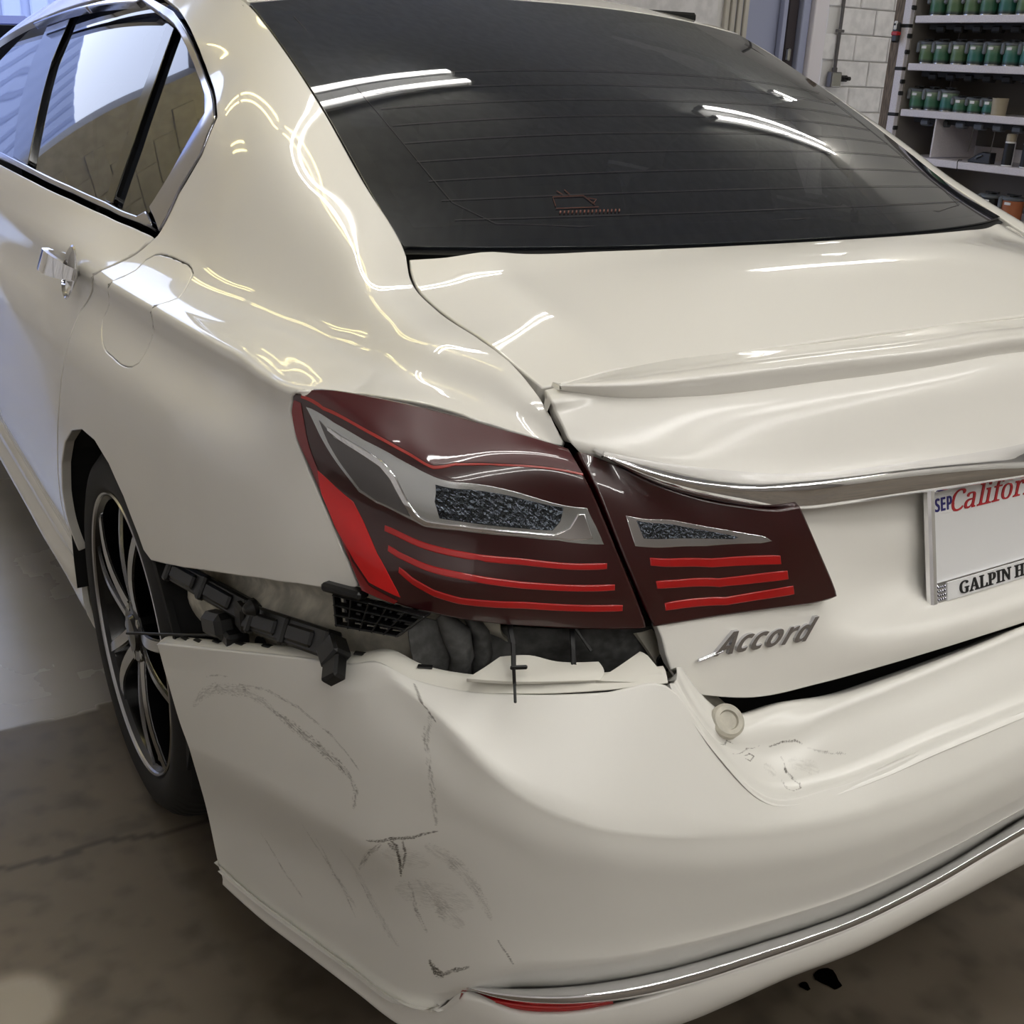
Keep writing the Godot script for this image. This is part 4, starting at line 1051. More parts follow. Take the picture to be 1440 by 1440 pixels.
# ---------------------------------------------------------------- the shop
func build_room() -> void:
	# the floor: a slab with a top face that carries the picture of the concrete
	var g := blank()
	quad(g, Vector3(-6, 0, -5.6), Vector3(6, 0, -5.6), Vector3(6, 0, 6.4), Vector3(-6, 0, 6.4), Vector3.UP)
	g.t = PackedVector2Array([Vector2(0, 0), Vector2(1, 0), Vector2(1, 1), Vector2(0, 1)])
	var body := box(Vector3(0, -0.12, 0.4), Vector3(12, 0.2, 12), 0.001)
	var fm := mesh_of(g)
	var f := struct("floor", fm, m.concrete, "stained grey brown concrete workshop floor under the white car", "floor")
	part("slab", body, m.concrete, f)
	struct("ceiling", box(Vector3(1, 3.86, 0.4), Vector3(14.4, 0.12, 12.2), 0.001), m.ceiling_board, "plain pale ceiling over the workshop", "ceiling")
	# front wall with the open vehicle door (x -1.75 to 2.9, 3.3 high), the personnel door and the block work seen above the car roof
	var wf := blank()
	block(wf, Vector3(-3.9, 1.9, -5.45), Vector3(4.3, 3.8, 0.29), 0.002)
	block(wf, Vector3(0.575, 3.55, -5.45), Vector3(4.65, 0.5, 0.29), 0.002)
	block(wf, Vector3(3.97, 1.9, -5.45), Vector3(2.14, 3.8, 0.29), 0.002)
	block(wf, Vector3(5.5, 3.05, -5.45), Vector3(1.2, 1.5, 0.29), 0.002)
	block(wf, Vector3(7.15, 1.9, -5.46), Vector3(2.1, 3.8, 0.27), 0.002)
	var wall := struct("wall_front", mesh_of(wf), m.mortar, "white painted block wall with conduit and door at the far end", "wall")
	var variants := [box(Vector3.ZERO, Vector3(0.392, 0.192, 0.03), 0.006), box(Vector3.ZERO, Vector3(0.392, 0.192, 0.032), 0.009)]
	for row in 12:
		var y := 0.30 + 0.2 * row
		for k in 4:
			var x := 6.24 + 0.4 * k + (0.2 if row % 2 else 0.0)
			if x > 7.6: continue
			var b := part("block", variants[(row + k) % 2], m.painted_block, wall)
			b.position = Vector3(x, y, -5.322 + 0.003 * ((row * 3 + k) % 3))
	var flat := blank()
	block(flat, Vector3(-3.9, 1.9, -5.3), Vector3(4.3, 3.8, 0.02), 0.002)
	block(flat, Vector3(3.9, 1.9, -5.3), Vector3(2.0, 3.8, 0.02), 0.002)
	part("painted_face", mesh_of(flat), m.painted_block, wall)
	var rest := blank()
	for row in 19:
		for k in 10:
			var x := -6.0 + 0.4 * k + (0.2 if row % 2 else 0.0)
			if x > -2.0: continue
			block(rest, Vector3(x, 0.1 + 0.2 * row, -5.285), Vector3(0.392, 0.192, 0.02), 0.005)
	tag(part("block_field", mesh_of(rest), m.painted_block, wall), "", "", "", "stuff")
	var wl := struct("wall_left", box(Vector3(-3.55, 1.9, 0.4), Vector3(0.3, 3.8, 12.0), 0.002), m.mortar, "block wall along the left side of the workshop", "wall")
	var lb := blank()
	for row in 19:
		for k in 29:
			block(lb, Vector3(-3.39, 0.1 + 0.2 * row, -5.2 + 0.4 * k + (0.2 if row % 2 else 0.0)), Vector3(0.03, 0.192, 0.392), 0.006)
	tag(part("block_field", mesh_of(lb), m.painted_block, wl), "", "", "", "stuff")
	struct("wall_right", box(Vector3(8.1, 1.9, 0.4), Vector3(0.3, 3.8, 12.0), 0.002), m.drywall, "plain wall at the far right of the workshop", "wall")
	struct("wall_back", box(Vector3(2.2, 1.9, 6.5), Vector3(12.0, 3.8, 0.2), 0.002), m.back_wall, "plain wall behind the camera", "wall")
	var wp := struct("wall_partition", box(Vector3(4.62, 1.9, 1.6), Vector3(0.12, 3.8, 9.0), 0.002), m.drywall, "partition wall that the paint rack stands against", "wall")
	part("end_post", box(Vector3(4.055, 1.15, -2.79), Vector3(0.06, 2.3, 0.075), 0.004), m.raw_wood, wp, "weathered wooden post at the end of the paint rack")
	# door
	var d := struct("door_1", box(Vector3(5.46, 1.06, -5.36), Vector3(0.88, 2.12, 0.05), 0.004), m.door_blue, "pale blue grey door in the far block wall", "door")
	for k in 4: part("rib", box(Vector3(4.985 + 0.065 * k, 1.2, -5.29), Vector3(0.045, 2.2, 0.03), 0.006), m.door_cream, d)
	part("door_edge", box(Vector3(5.585, 1.06, -5.30), Vector3(0.045, 2.12, 0.05), 0.004), m.door_blue, d)
	part("jamb", box(Vector3(5.665, 1.08, -5.30), Vector3(0.10, 2.16, 0.06), 0.004), m.frame_dark, d, "dark door jamb")
	part("jamb", box(Vector3(5.765, 1.08, -5.28), Vector3(0.08, 2.16, 0.10), 0.006), m.door_blue, d)
	part("casing", box(Vector3(5.855, 1.08, -5.26), Vector3(0.085, 2.16, 0.14), 0.006), m.frame_white, d)
	part("casing", box(Vector3(5.935, 1.08, -5.27), Vector3(0.055, 2.16, 0.11), 0.006), m.frame_white, d)
	part("trim_strip", box(Vector3(6.0, 1.08, -5.285), Vector3(0.05, 2.16, 0.07), 0.006), m.frame_white, d)
	part("latch", box(Vector3(5.64, 1.42, -5.255), Vector3(0.03, 0.09, 0.04), 0.006), m.tin, d)
	# conduit and its box
	var c := thing("conduit", "grey metal conduit running down the white block wall", "conduit", Vector3(6.22, 1.32, -5.29))
	var cg := blank()
	pipe(cg, [Vector3(0, 0, 0), Vector3(0.0, 2.4, 0)], 0.014, 12)
	part("tube", mesh_of(cg), m.conduit_grey, c)
	part("strap", box(Vector3(0, 0.30, 0.0), Vector3(0.075, 0.022, 0.034), 0.004), m.conduit_grey, c)
	part("strap", box(Vector3(0, 1.2, 0.0), Vector3(0.075, 0.022, 0.034), 0.004), m.conduit_grey, c)
	var cc := blank()
	turned(cc, Vector3(0, -0.01, 0), Vector3.UP, [Vector2(0, 0), Vector2(0.022, 0), Vector2(0.022, 0.03), Vector2(0.014, 0.034)], 12)
	part("connector", mesh_of(cc), m.conduit_grey, c)
	var j := thing("junction_box", "grey electrical box at the foot of the conduit on the block wall", "junction box", Vector3(6.215, 1.25, -5.28))
	part("box_body", box(Vector3.ZERO, Vector3(0.12, 0.12, 0.055), 0.006), m.conduit_grey, j)
	part("cover", box(Vector3(0, 0, 0.03), Vector3(0.105, 0.105, 0.006), 0.003), m.tin, j)
	var s := thing("pipe_stub", "short dark pipe stub poking from the block wall beside the electrical box", "pipe", Vector3(6.335, 1.262, -5.31))
	var sg := blank()
	turned(sg, Vector3.ZERO, Vector3(0, 0, 1), [Vector2(0, 0), Vector2(0.026, 0), Vector2(0.026, 0.05), Vector2(0.016, 0.056), Vector2(0.016, 0.09), Vector2(0, 0.09)], 14)
	part("flange", mesh_of(sg), m.black_plastic, s)
	# two small oil spots on the floor behind the bumper
	for spot in [[Vector3(-0.112, 0.001, 0.962), 0.020, "larger dark oil drop on the concrete below the rear bumper"], [Vector3(-0.155, 0.001, 0.955), 0.008, "small dark oil drop beside the larger one below the rear bumper"]]:
		var og := blank()
		var ring := PackedVector2Array()
		for k in 18:
			var a := TAU * k / 18.0
			ring.append(Vector2(cos(a) * spot[1] * (0.8 + 0.25 * sin(a * 3.0)), sin(a) * spot[1] * (1.25 + 0.2 * cos(a * 2.0))))
		slab(og, ring, Transform3D(Basis(Vector3.RIGHT, -PI / 2), spot[0]), 0.0012)
		tag(part("oil_spot", mesh_of(og), m.oil, self), spot[2], "oil stain")


func build_outside() -> void:
	struct("ground", box(Vector3(0, -0.12, -25.6), Vector3(60, 0.2, 40.0), 0.001), m.asphalt, "bright paved yard outside the open workshop door", "ground")
	var g := blank()
	for k in 60: block(g, Vector3(-9.0 + 0.3 * k, 2.0, -13.0), Vector3(0.2, 4.0, 0.05), 0.02)
	block(g, Vector3(0, 2.0, -13.06), Vector3(18.0, 4.0, 0.05), 0.01)
	struct("wall_yard", mesh_of(g), m.steel_outside, "blue grey corrugated metal wall across the yard", "wall")
	# a blue car, of which only the roof line shows beside the white car
	var c := thing("parked_car", "blue car parked in the bright yard beyond the open door", "car", Vector3(-0.1, 0, -9.6))
	var side := PackedVector2Array([Vector2(-2.2, 0.35), Vector2(-2.15, 0.75), Vector2(-1.2, 0.95), Vector2(-0.5, 1.42), Vector2(0.7, 1.46), Vector2(1.5, 1.05), Vector2(2.15, 0.98), Vector2(2.25, 0.4)])
	var b := blank()
	slab(b, side, Transform3D(Basis.IDENTITY, Vector3(0, 0, -0.85)), 1.7, 0.06)
	part("body", mesh_of(b), m.car_blue, c)
	var win := PackedVector2Array([Vector2(-1.05, 1.0), Vector2(-0.45, 1.36), Vector2(0.65, 1.39), Vector2(1.3, 1.04)])
	var wg := blank()
	slab(wg, win, Transform3D(Basis.IDENTITY, Vector3(0, 0, 0.84)), 0.02, 0.004)
	part("side_window", mesh_of(wg), m.car_glass, c)
	for x in [-1.35, 1.4]:
		var t := blank()
		turned(t, Vector3(x, 0.33, 0.66), Vector3(0, 0, 1), [Vector2(0, 0.2), Vector2(0.22, 0.2), Vector2(0.31, 0.22), Vector2(0.33, 0.17), Vector2(0.33, 0.03), Vector2(0.3, 0.0)], 28)
		part("wheel", mesh_of(t), m.tire_rubber, c)


# ---------------------------------------------------------------- lamps under the ceiling
func build_fixtures() -> void:
	var spots := [
		[Vector3(-0.13, 3.6, -1.44), 20.0, "tube_white", "white double tube ceiling lamp over the front of the white car"],
		[Vector3(4.08, 3.6, -2.06), 10.0, "tube_white", "white double tube ceiling lamp over the paint rack"],
		[Vector3(-0.55, 3.6, 1.6), 20.0, "tube_white", "white double tube ceiling lamp over the rear of the white car"],
		[Vector3(2.6, 3.6, 3.2), 20.0, "tube_white", "white double tube ceiling lamp at the right rear of the shop"],
		[Vector3(-1.140, 3.6, -2.55), -68.2, "tube_yellow", "yellowish double tube ceiling lamp left of the car, middle one"],
		[Vector3(-1.860, 3.6, -4.35), -68.2, "tube_yellow", "yellowish double tube ceiling lamp left of the car, nearest the open door"],
		[Vector3(-0.420, 3.6, -0.75), -68.2, "tube_yellow", "yellowish double tube ceiling lamp left of the car, over its tail"],
		[Vector3(-1.6, 3.6, 4.3), 20.0, "tube_white", "white double tube ceiling lamp behind the camera on the left"],
		[Vector3(1.6, 3.6, 5.2), 20.0, "tube_white", "white double tube ceiling lamp behind the camera in the middle"],
		[Vector3(-2.1, 3.6, 5.6), 20.0, "tube_white", "white double tube ceiling lamp in the left rear corner"],
		[Vector3(4.0, 3.6, 4.6), 20.0, "tube_white", "white double tube ceiling lamp right of the camera"],
		[Vector3(0.4, 3.6, 3.0), 20.0, "tube_white", "white double tube ceiling lamp just behind the camera"],
		[Vector3(6.2, 3.6, -3.6), 10.0, "tube_white", "white double tube ceiling lamp over the far door"],
		[Vector3(-2.7, 3.6, -4.3), -68.2, "tube_yellow", "yellowish double tube ceiling lamp beside the left block wall"],
	]
	for s in spots:
		var long := 2.4 if s[1] > 0.0 else 1.75
		var f := thing("ceiling_light", s[3], "ceiling light", s[0], "double tube lamps on the ceiling")
		f.rotation_degrees.y = s[1]
		part("housing", box(Vector3(0, 0.10, 0), Vector3(long + 0.08, 0.06, 0.16), 0.01), m.fixture_white, f)
		part("mount", box(Vector3(0, 0.165, 0), Vector3(long * 0.7, 0.07, 0.06), 0.01), m.fixture_white, f)
		for z in [-0.07, 0.07]:
			var g := blank()
			pipe(g, [Vector3(-long / 2, 0, z), Vector3(long / 2, 0, z)], 0.019, 14)
			part("tube", mesh_of(g), m[s[2]], f)
			for e in [-1.0, 1.0]: part("socket", box(Vector3(e * (long / 2 + 0.02), 0.03, z), Vector3(0.03, 0.10, 0.045), 0.005), m.fixture_white, f)
		for z in [-0.07, 0.07]:
			var l := AreaLight3D.new()
			l.name = "tube_light"
			l.area_size = Vector2(long, 0.036)
			l.light_color = m[s[2]].emission
			l.light_energy = LAMP_ENERGY * (1.15 if s[0].z > 2.0 else 0.6) if s[2] == "tube_white" else LAMP_ENERGY * 0.26
			l.area_normalize_energy = true
			l.area_range = 20.0
			l.shadow_enabled = true
			l.position = Vector3(0, -0.021, z)
			l.rotation_degrees.x = -90.0
			f.add_child(l, true)


const LAMP_ENERGY := 1.45


# ---------------------------------------------------------------- the paint rack
func build_rack() -> void:
	var r := thing("storage_rack", "white metal paint rack full of green cans against the partition", "storage rack", Vector3(4.2, 0, -1.5))
	var tops := [1.83, 1.600, 1.364, 1.130, 0.890, 0.63, 0.35]
	for k in tops.size():
		var b := blank()
		block(b, Vector3(-0.193, tops[k] - 0.018, 0.12), Vector3(0.014, 0.036, 2.56), 0.003)
		block(b, Vector3(0.02, tops[k] - 0.006, 0.12), Vector3(0.42, 0.012, 2.56), 0.003)
		if k == 4: block(b, Vector3(0.20, tops[k] + 0.03, 0.12), Vector3(0.012, 0.07, 2.5), 0.002)
		part("shelf_board", mesh_of(b), m.rack_white, r)
	for z in [-1.215, 1.40]:
		part("upright", box(Vector3(-0.19, 1.0, z), Vector3(0.03, 2.0, 0.05), 0.003), m.rack_white, r)
		part("upright", box(Vector3(0.21, 1.0, z), Vector3(0.03, 2.0, 0.05), 0.003), m.rack_white, r)
		part("end_panel", box(Vector3(0.01, 1.0, z + 0.03), Vector3(0.38, 2.0, 0.008), 0.002), m.rack_back, r)
	part("back_panel", box(Vector3(0.235, 1.0, 0.1), Vector3(0.008, 2.0, 2.6), 0.002), m.rack_back, r)
	for y in [1.55, 1.335, 1.10]: part("clip", box(Vector3(-0.19, y, -1.215), Vector3(0.036, 0.018, 0.056), 0.003), m.rack_dark, r)
	for y in [1.64, 1.50, 1.42, 1.27, 1.21, 1.03]: part("shelf_bolt", box(Vector3(-0.19, y, -1.187), Vector3(0.03, 0.022, 0.016), 0.003), m.rack_dark, r)
	# stirring bars that hang under three boards
	for k in [1, 2, 3]:
		part("stirrer_rail", box(Vector3(-0.10, tops[k] - 0.05, 0.12), Vector3(0.03, 0.03, 2.5), 0.003), m.rack_dark, r)
		for i in 10:
			var q := blank()
			block(q, Vector3(-0.10, tops[k] - 0.062, -1.05 + 0.115 * i), Vector3(0.05, 0.035, 0.06), 0.008)
			part("stirrer_drive", mesh_of(q), m.rack_dark if k < 3 else m.can_grey, r)
	for i in 6:
		var q := blank()
		pipe(q, [Vector3(0.05, 1.07, -1.0 + 0.14 * i), Vector3(0.08, 0.93, -1.03 + 0.14 * i)], 0.003, 6)
		part("hanging_rod", mesh_of(q), m.tin, r)
	part("board_end", box(Vector3(0.0, 1.0, -0.93), Vector3(0.36, 0.21, 0.012), 0.003), m.rack_white, r)
	# cans, each a thing of its own
	var prints := ["can_print_green", "can_print_leaf", "can_print_teal"]
	var row1 := [-2.587, -2.479, -2.371, -2.272, -2.161, -2.060, -1.955, -1.85]
	var row2 := [-2.610, -2.512, -2.403, -2.298, -2.191, -2.083, -1.985, -1.88]
	var row3 := [-2.624, -2.523, -2.420]
	var small := [-2.330, -2.240, -2.150]
	var nth := ["first", "second", "third", "fourth", "fifth", "sixth", "seventh", "eighth"]
	for k in row1.size(): can(Vector3(4.085, tops[1], row1[k]), 0.046, 0.128, prints[[0, 1, 1, 0, 2, 1, 2, 0][k]], "%s green paint can from the far upright on the uppermost visible shelf" % nth[k], "paint cans on the uppermost visible shelf")
	for k in row2.size(): can(Vector3(4.085, tops[2], row2[k]), 0.045, 0.122, prints[[1, 0, 1, 2, 0, 2, 2, 1][k]], "%s green paint can from the far upright on the shelf below the red clip" % nth[k], "paint cans on the second visible shelf")
	for k in row3.size(): can(Vector3(4.085, tops[3], row3[k]), 0.045, 0.118, prints[[0, 0, 2][k]], "%s tall green paint can from the upright on the shelf with the small cans" % nth[k], "tall paint cans on the third visible shelf")
	for k in small.size(): can(Vector3(4.075, tops[3], small[k]), 0.040, 0.082, prints[[0, 0, 2][k]], "%s small green paint can right of the tall ones" % nth[k], "small paint cans on the third visible shelf")
	var bz := [-2.035, -1.905]
	for k in 2:
		var c := can(Vector3(4.07, tops[5], bz[k]), 0.055, 0.125, "can_dark" if k == 0 else "orange_label", "%s low on the rack above the car's rear deck" % ["grey can with black label band", "orange labelled paint can"][k], "paint cans on the low shelf")
	# beige cup beside the last small can
	var cup := thing("beige_cup", "beige paper cup beside the last small can", "cup", Vector3(4.06, tops[3], -2.085))
	var cg := blank()
	turned(cg, Vector3.ZERO, Vector3.UP, [Vector2(0, 0), Vector2(0.036, 0), Vector2(0.040, 0.083), Vector2(0.036, 0.083), Vector2(0.033, 0.01), Vector2(0, 0.01)], 24)
	part("cup_body", mesh_of(cg), m.beige, cup)
	# spray cans on the shelf under the rods
	for k in 2:
		var s := thing("spray_can", ["spray can with tan cap and half black label beside the black tool", "spray can at the right edge of the shelf with the black tool"][k], "spray can", Vector3(4.08, tops[4], [-1.993, -1.885][k]))
		var a := blank()
		turned(a, Vector3.ZERO, Vector3.UP, [Vector2(0, 0), Vector2(0.027, 0), Vector2(0.027, 0.115), Vector2(0.020, 0.128), Vector2(0, 0.128)], 24)
		part("can_body", mesh_of(a), m.tag_white, s)
		var d := blank()
		for i in 12:
			var b0 := PI * 0.52 + 0.2 * i
			quad(d, Vector3(cos(b0) * 0.0275, 0.006, sin(b0) * 0.0275), Vector3(cos(b0 + 0.2) * 0.0275, 0.006, sin(b0 + 0.2) * 0.0275), Vector3(cos(b0 + 0.2) * 0.0275, 0.112, sin(b0 + 0.2) * 0.0275), Vector3(cos(b0) * 0.0275, 0.112, sin(b0) * 0.0275), Vector3(cos(b0 + 0.1), 0, sin(b0 + 0.1)))
		part("label_band", mesh_of(d), m.ink_black, s)
		var e := blank()
		turned(e, Vector3(0, 0.12, 0), Vector3.UP, [Vector2(0, 0), Vector2(0.025, 0), Vector2(0.025, 0.032), Vector2(0.021, 0.037), Vector2(0, 0.037)], 24)
		part("cap", mesh_of(e), m.beige, s)
	# black wedge shaped tool and a thin wire
	var w := thing("black_tool", "black wedge shaped tool lying on the shelf beside the spray can", "tool", Vector3(4.08, tops[4], -2.13))
	var tg := blank()
	slab(tg, PackedVector2Array([Vector2(-0.085, 0), Vector2(0.05, 0), Vector2(0.05, 0.056), Vector2(0.0, 0.058), Vector2(-0.03, 0.045), Vector2(-0.085, 0.012)]), Transform3D(Basis(Vector3.UP, -PI / 2), Vector3(0.02, 0, 0)), 0.045, 0.004)
	part("wedge", mesh_of(tg), m.black_plastic, w)
	var hg := blank()
	pipe(hg, [Vector3(-0.03, 0.02, -0.035), Vector3(-0.035, 0.032, -0.02), Vector3(-0.03, 0.04, 0.0)], 0.004, 8)
	part("hook", mesh_of(hg), m.can_grey, w)
	var wg := blank()
	pipe(wg, [Vector3(0.02, 0.004, -0.01), Vector3(-0.02, 0.005, 0.0), Vector3(-0.03, -0.005, 0.003), Vector3(-0.03, -0.05, 0.01)], 0.0025, 6)
	tag(part("thin_wire", mesh_of(wg), m.black_plastic, self), "thin black wire hanging over the shelf edge left of the black tool", "wire").position = Vector3(4.03, tops[4] + 0.003, -2.235)
	# the small black and red holder on the upright
	var h := thing("clip_holder", "small black holder with red band and white disc on the rack upright", "holder", Vector3(3.975, 1.515, -2.75))
	part("holder_body", box(Vector3.ZERO, Vector3(0.03, 0.10, 0.04), 0.008), m.black_plastic, h)
	part("red_band", box(Vector3(-0.003, -0.005, 0.0), Vector3(0.032, 0.022, 0.046), 0.005), m.gadget_red, h)
	part("white_tag", box(Vector3(-0.012, 0.035, -0.002), Vector3(0.014, 0.045, 0.022), 0.005), m.tag_white, h)
	var dg := blank()
	turned(dg, Vector3(-0.019, 0.040, -0.002), Vector3(-1, 0, 0), [Vector2(0, 0), Vector2(0.006, 0), Vector2(0.006, 0.002), Vector2(0, 0.002)], 14)
	part("dark_eye", mesh_of(dg), m.ink_black, h)


var can_kinds := {}


func can(at: Vector3, radius: float, tall: float, printed: String, label: String, group: String) -> Node3D:
	var key := "%s_%.3f" % [printed, tall]
	var o: Node3D
	if can_kinds.has(key):
		o = can_kinds[key].duplicate()
		o.name = numbered("paint_can")
		add_child(o)
	else:
		o = Node3D.new()
		o.name = numbered("paint_can")
		add_child(o)
		can_kinds[key] = o
		var b := blank()
		turned(b, Vector3.ZERO, Vector3.UP, [Vector2(radius * 0.97, tall * 0.78), Vector2(radius * 0.97, tall * 0.04)], 28)
		part("can_body", mesh_of(b), m[printed], o)
		var r := blank()
		turned(r, Vector3.ZERO, Vector3.UP, [Vector2(0, 0), Vector2(radius, 0), Vector2(radius, tall * 0.04), Vector2(radius * 0.96, tall * 0.05)], 28)
		part("foot_ring", mesh_of(r), m.tin, o)
		var l := blank()
		turned(l, Vector3(0, tall * 0.77, 0), Vector3.UP, [Vector2(radius * 0.97, 0), Vector2(radius * 1.05, tall * 0.03), Vector2(radius * 1.05, tall * 0.10), Vector2(radius * 0.6, tall * 0.14), Vector2(0, tall * 0.14)], 28)
		part("stirring_lid", mesh_of(l), m.can_grey, o)
		var k := blank()
		block(k, Vector3(0, tall * 0.94, 0), Vector3(radius * 0.9, tall * 0.08, radius * 0.4), 0.003)
		block(k, Vector3(0, tall * 0.99, 0), Vector3(radius * 0.3, tall * 0.06, radius * 1.5), 0.003)
		part("stirring_key", mesh_of(k), m.rack_dark, o)
		var h := blank()
		block(h, Vector3(-radius * 0.80, tall * 0.66, -radius * 0.78), Vector3(0.022, tall * 0.46, 0.022), 0.006)
		block(h, Vector3(-radius * 0.60, tall * 0.86, -radius * 0.58), Vector3(0.022, 0.016, 0.040), 0.005)
		part("pour_handle", mesh_of(h), m.can_grey, o)
		var w := box(Vector3(-radius * 0.97, tall * 0.66, radius * 0.12), Vector3(0.004, 0.013, radius * 0.66), 0.001)
		part("name_tag", w, m.tag_white, o)
	o.position = at + Vector3(0, 0.0015, 0)
	tag(o, label, "paint can", group)
	return o


# ---------------------------------------------------------------- the car
func build_car() -> void:
	var car := thing("car", "white sedan with dark red tail lamps and a scuffed rear bumper torn loose", "car")
	for side in [false, true]: build_side(car, side)
	build_glass_and_roof(car)
	build_lid(car)
	for side in [false, true]: build_lamps(car, side)
	build_bumper(car)
	build_behind_bumper(car)
	build_wheels(car)
	build_plate(car)
	build_cabin_and_front(car)


func build_side(car: Node3D, mirror: bool) -> void:
	var s: Dictionary = nets.side
	var fuel: PackedVector2Array = outlines.fuel
	var holes := [] if mirror else [grown(fuel, 0.0022)]
	var q := part("quarter_panel", sheet(s, outlines.quarter, {"gap": 0.0015, "holes": holes, "mirror": mirror, "step": 0.012}), m.pearl, car)
	if not mirror:
		part("fuel_door", sheet(s, fuel, {"gap": 0.0002, "r": 0.0018, "step": 0.012}), m.pearl, q)
		part("fuel_pocket", sheet(s, grown(fuel, 0.012), {"gap": 0.0, "lift": -0.012, "depth": 0.0}), m.black_plastic, q)
	var d := part("rear_door", sheet(s, outlines.door_rear, {"gap": 0.0018, "mirror": mirror}), m.pearl, car)
	part("front_door", sheet(s, outlines.door_front, {"gap": 0.0018, "mirror": mirror, "step": 0.03}), m.pearl, car)
	var w := part("window_trim", sheet(s, outlines.trim_top, {"gap": 0.001, "r": 0.003, "lift": 0.002, "mirror": mirror}), m.satin_chrome, car)
	part("belt_trim", sheet(s, outlines.trim_belt, {"gap": 0.001, "r": 0.004, "lift": 0.003, "mirror": mirror}), m.satin_chrome, w)
	part("glass_pane", sheet(nets.sideglass, outlines.window_quarter, {"r": 0.001, "gap": -0.014, "depth": 0.0, "mirror": mirror, "step": 0.03}), m.side_glass, w)
	part("glass_pane", sheet(nets.sideglass, outlines.window_rear, {"r": 0.001, "gap": -0.014, "depth": 0.0, "mirror": mirror, "step": 0.03}), m.side_glass, w)
	part("glass_pane", sheet(nets.sideglass, outlines.window_front, {"r": 0.001, "gap": -0.014, "depth": 0.0, "mirror": mirror, "step": 0.03}), m.side_glass, w)
	part("divider_bar", sheet(nets.sideglass, outlines.divider, {"lift": 0.010, "r": 0.002, "mirror": mirror, "depth": 0.008}), m.gloss_black, w)
	part("center_pillar", sheet(nets.sideglass, outlines.pillar, {"lift": 0.010, "r": 0.002, "mirror": mirror, "depth": 0.01}), m.gloss_black, w)
	# dark rubber lying in the door gap and the lid gap
	var f := -1.0 if mirror else 1.0
	var gaps := blank()
	var run := []
	for k in 16:
		var p: Vector2 = outlines.door_rear[k]
		var deep := point(s, p.x, p.y) - facing(s, p.x, p.y) * 0.013
		run.append(Vector3(deep.x * f, deep.y, deep.z))
	pipe(gaps, run, 0.009, 8)
	part("door_seal", mesh_of(gaps), m.black_rubber, d)
	# sill skirt: a section carried along the car, rising into the spat before the wheel
	var g := blank()
	var stations := [[-2.35, 0.0], [-1.4, 0.0], [-0.9, 0.0], [-0.62, 0.0], [-0.50, 0.3], [-0.43, 1.0], [-0.385, 1.0]]
	var rows := []
	for st in stations:
		var z: float = st[0]
		var k: float = st[1]
		rows.append([Vector3(-0.868 * f, 0.345, z), Vector3(-0.893 * f, 0.335, z), Vector3(-0.905 * f, 0.318, z), Vector3(-(0.896 - 0.004 * k) * f, 0.300, z), Vector3(-(0.905 - 0.01 * k) * f, 0.286, z), Vector3(-(0.914 - 0.016 * k) * f, 0.262, z), Vector3(-(0.905 - 0.01 * k) * f, 0.235 - 0.03 * k, z), Vector3(-(0.885 - 0.02 * k) * f, 0.195 - 0.06 * k, z), Vector3(-0.83 * f, 0.19 - 0.04 * k, z)])
	var net := make_net(rows)
	part("sill_skirt", sheet(net, outline_all(net), {"r": 0.001, "depth": 0.01, "step": 0.02, "inside_out": mirror}), m.pearl, car)
	# door handle in its dished cup
	var at := Vector3(-0.892 * f, 0.934, -0.245)
	var h := blank()
	var path := []
	var broad := []
	for k in 15:
		var t := k / 14.0
		path.append(at + Vector3(-f * (0.002 + 0.027 * sin(PI * t) ** 0.7), 0.006 * sin(PI * t) - 0.004, -0.115 + 0.205 * t))
		broad.append(0.016 + 0.020 * sin(PI * clampf(t * 0.9 + 0.08, 0.0, 1.0)) ** 0.6)
	bar(h, path, Vector3(-f, 0.35, 0).normalized(), broad, 0.011)
	part("door_handle", mesh_of(h), m.chrome, d, "chrome pull handle")
	var cup := blank()
	turned(cup, at + Vector3(f * 0.002, -0.008, 0.045), Vector3(-f, 0.25, 0.0).normalized(), [Vector2(0.046, 0.004), Vector2(0.043, 0.006), Vector2(0.038, 0.001), Vector2(0.0, -0.014)], 28)
	part("handle_cup", mesh_of(cup), m.chrome, d)


func grown(p: PackedVector2Array, by: float) -> PackedVector2Array:
	return shrunk(p, -by)


# a flat bar between two points, its broad face along the given direction
func strap(g: Dictionary, a: Vector3, b: Vector3, out: Vector3, wide: float, thick: float) -> void:
	var z := (b - a).normalized()
	var n := (out - z * out.dot(z)).normalized()
	block(g, (a + b) * 0.5, Vector3(wide, thick, a.distance_to(b) + 0.004), 0.003, Basis(n.cross(z), n, z))


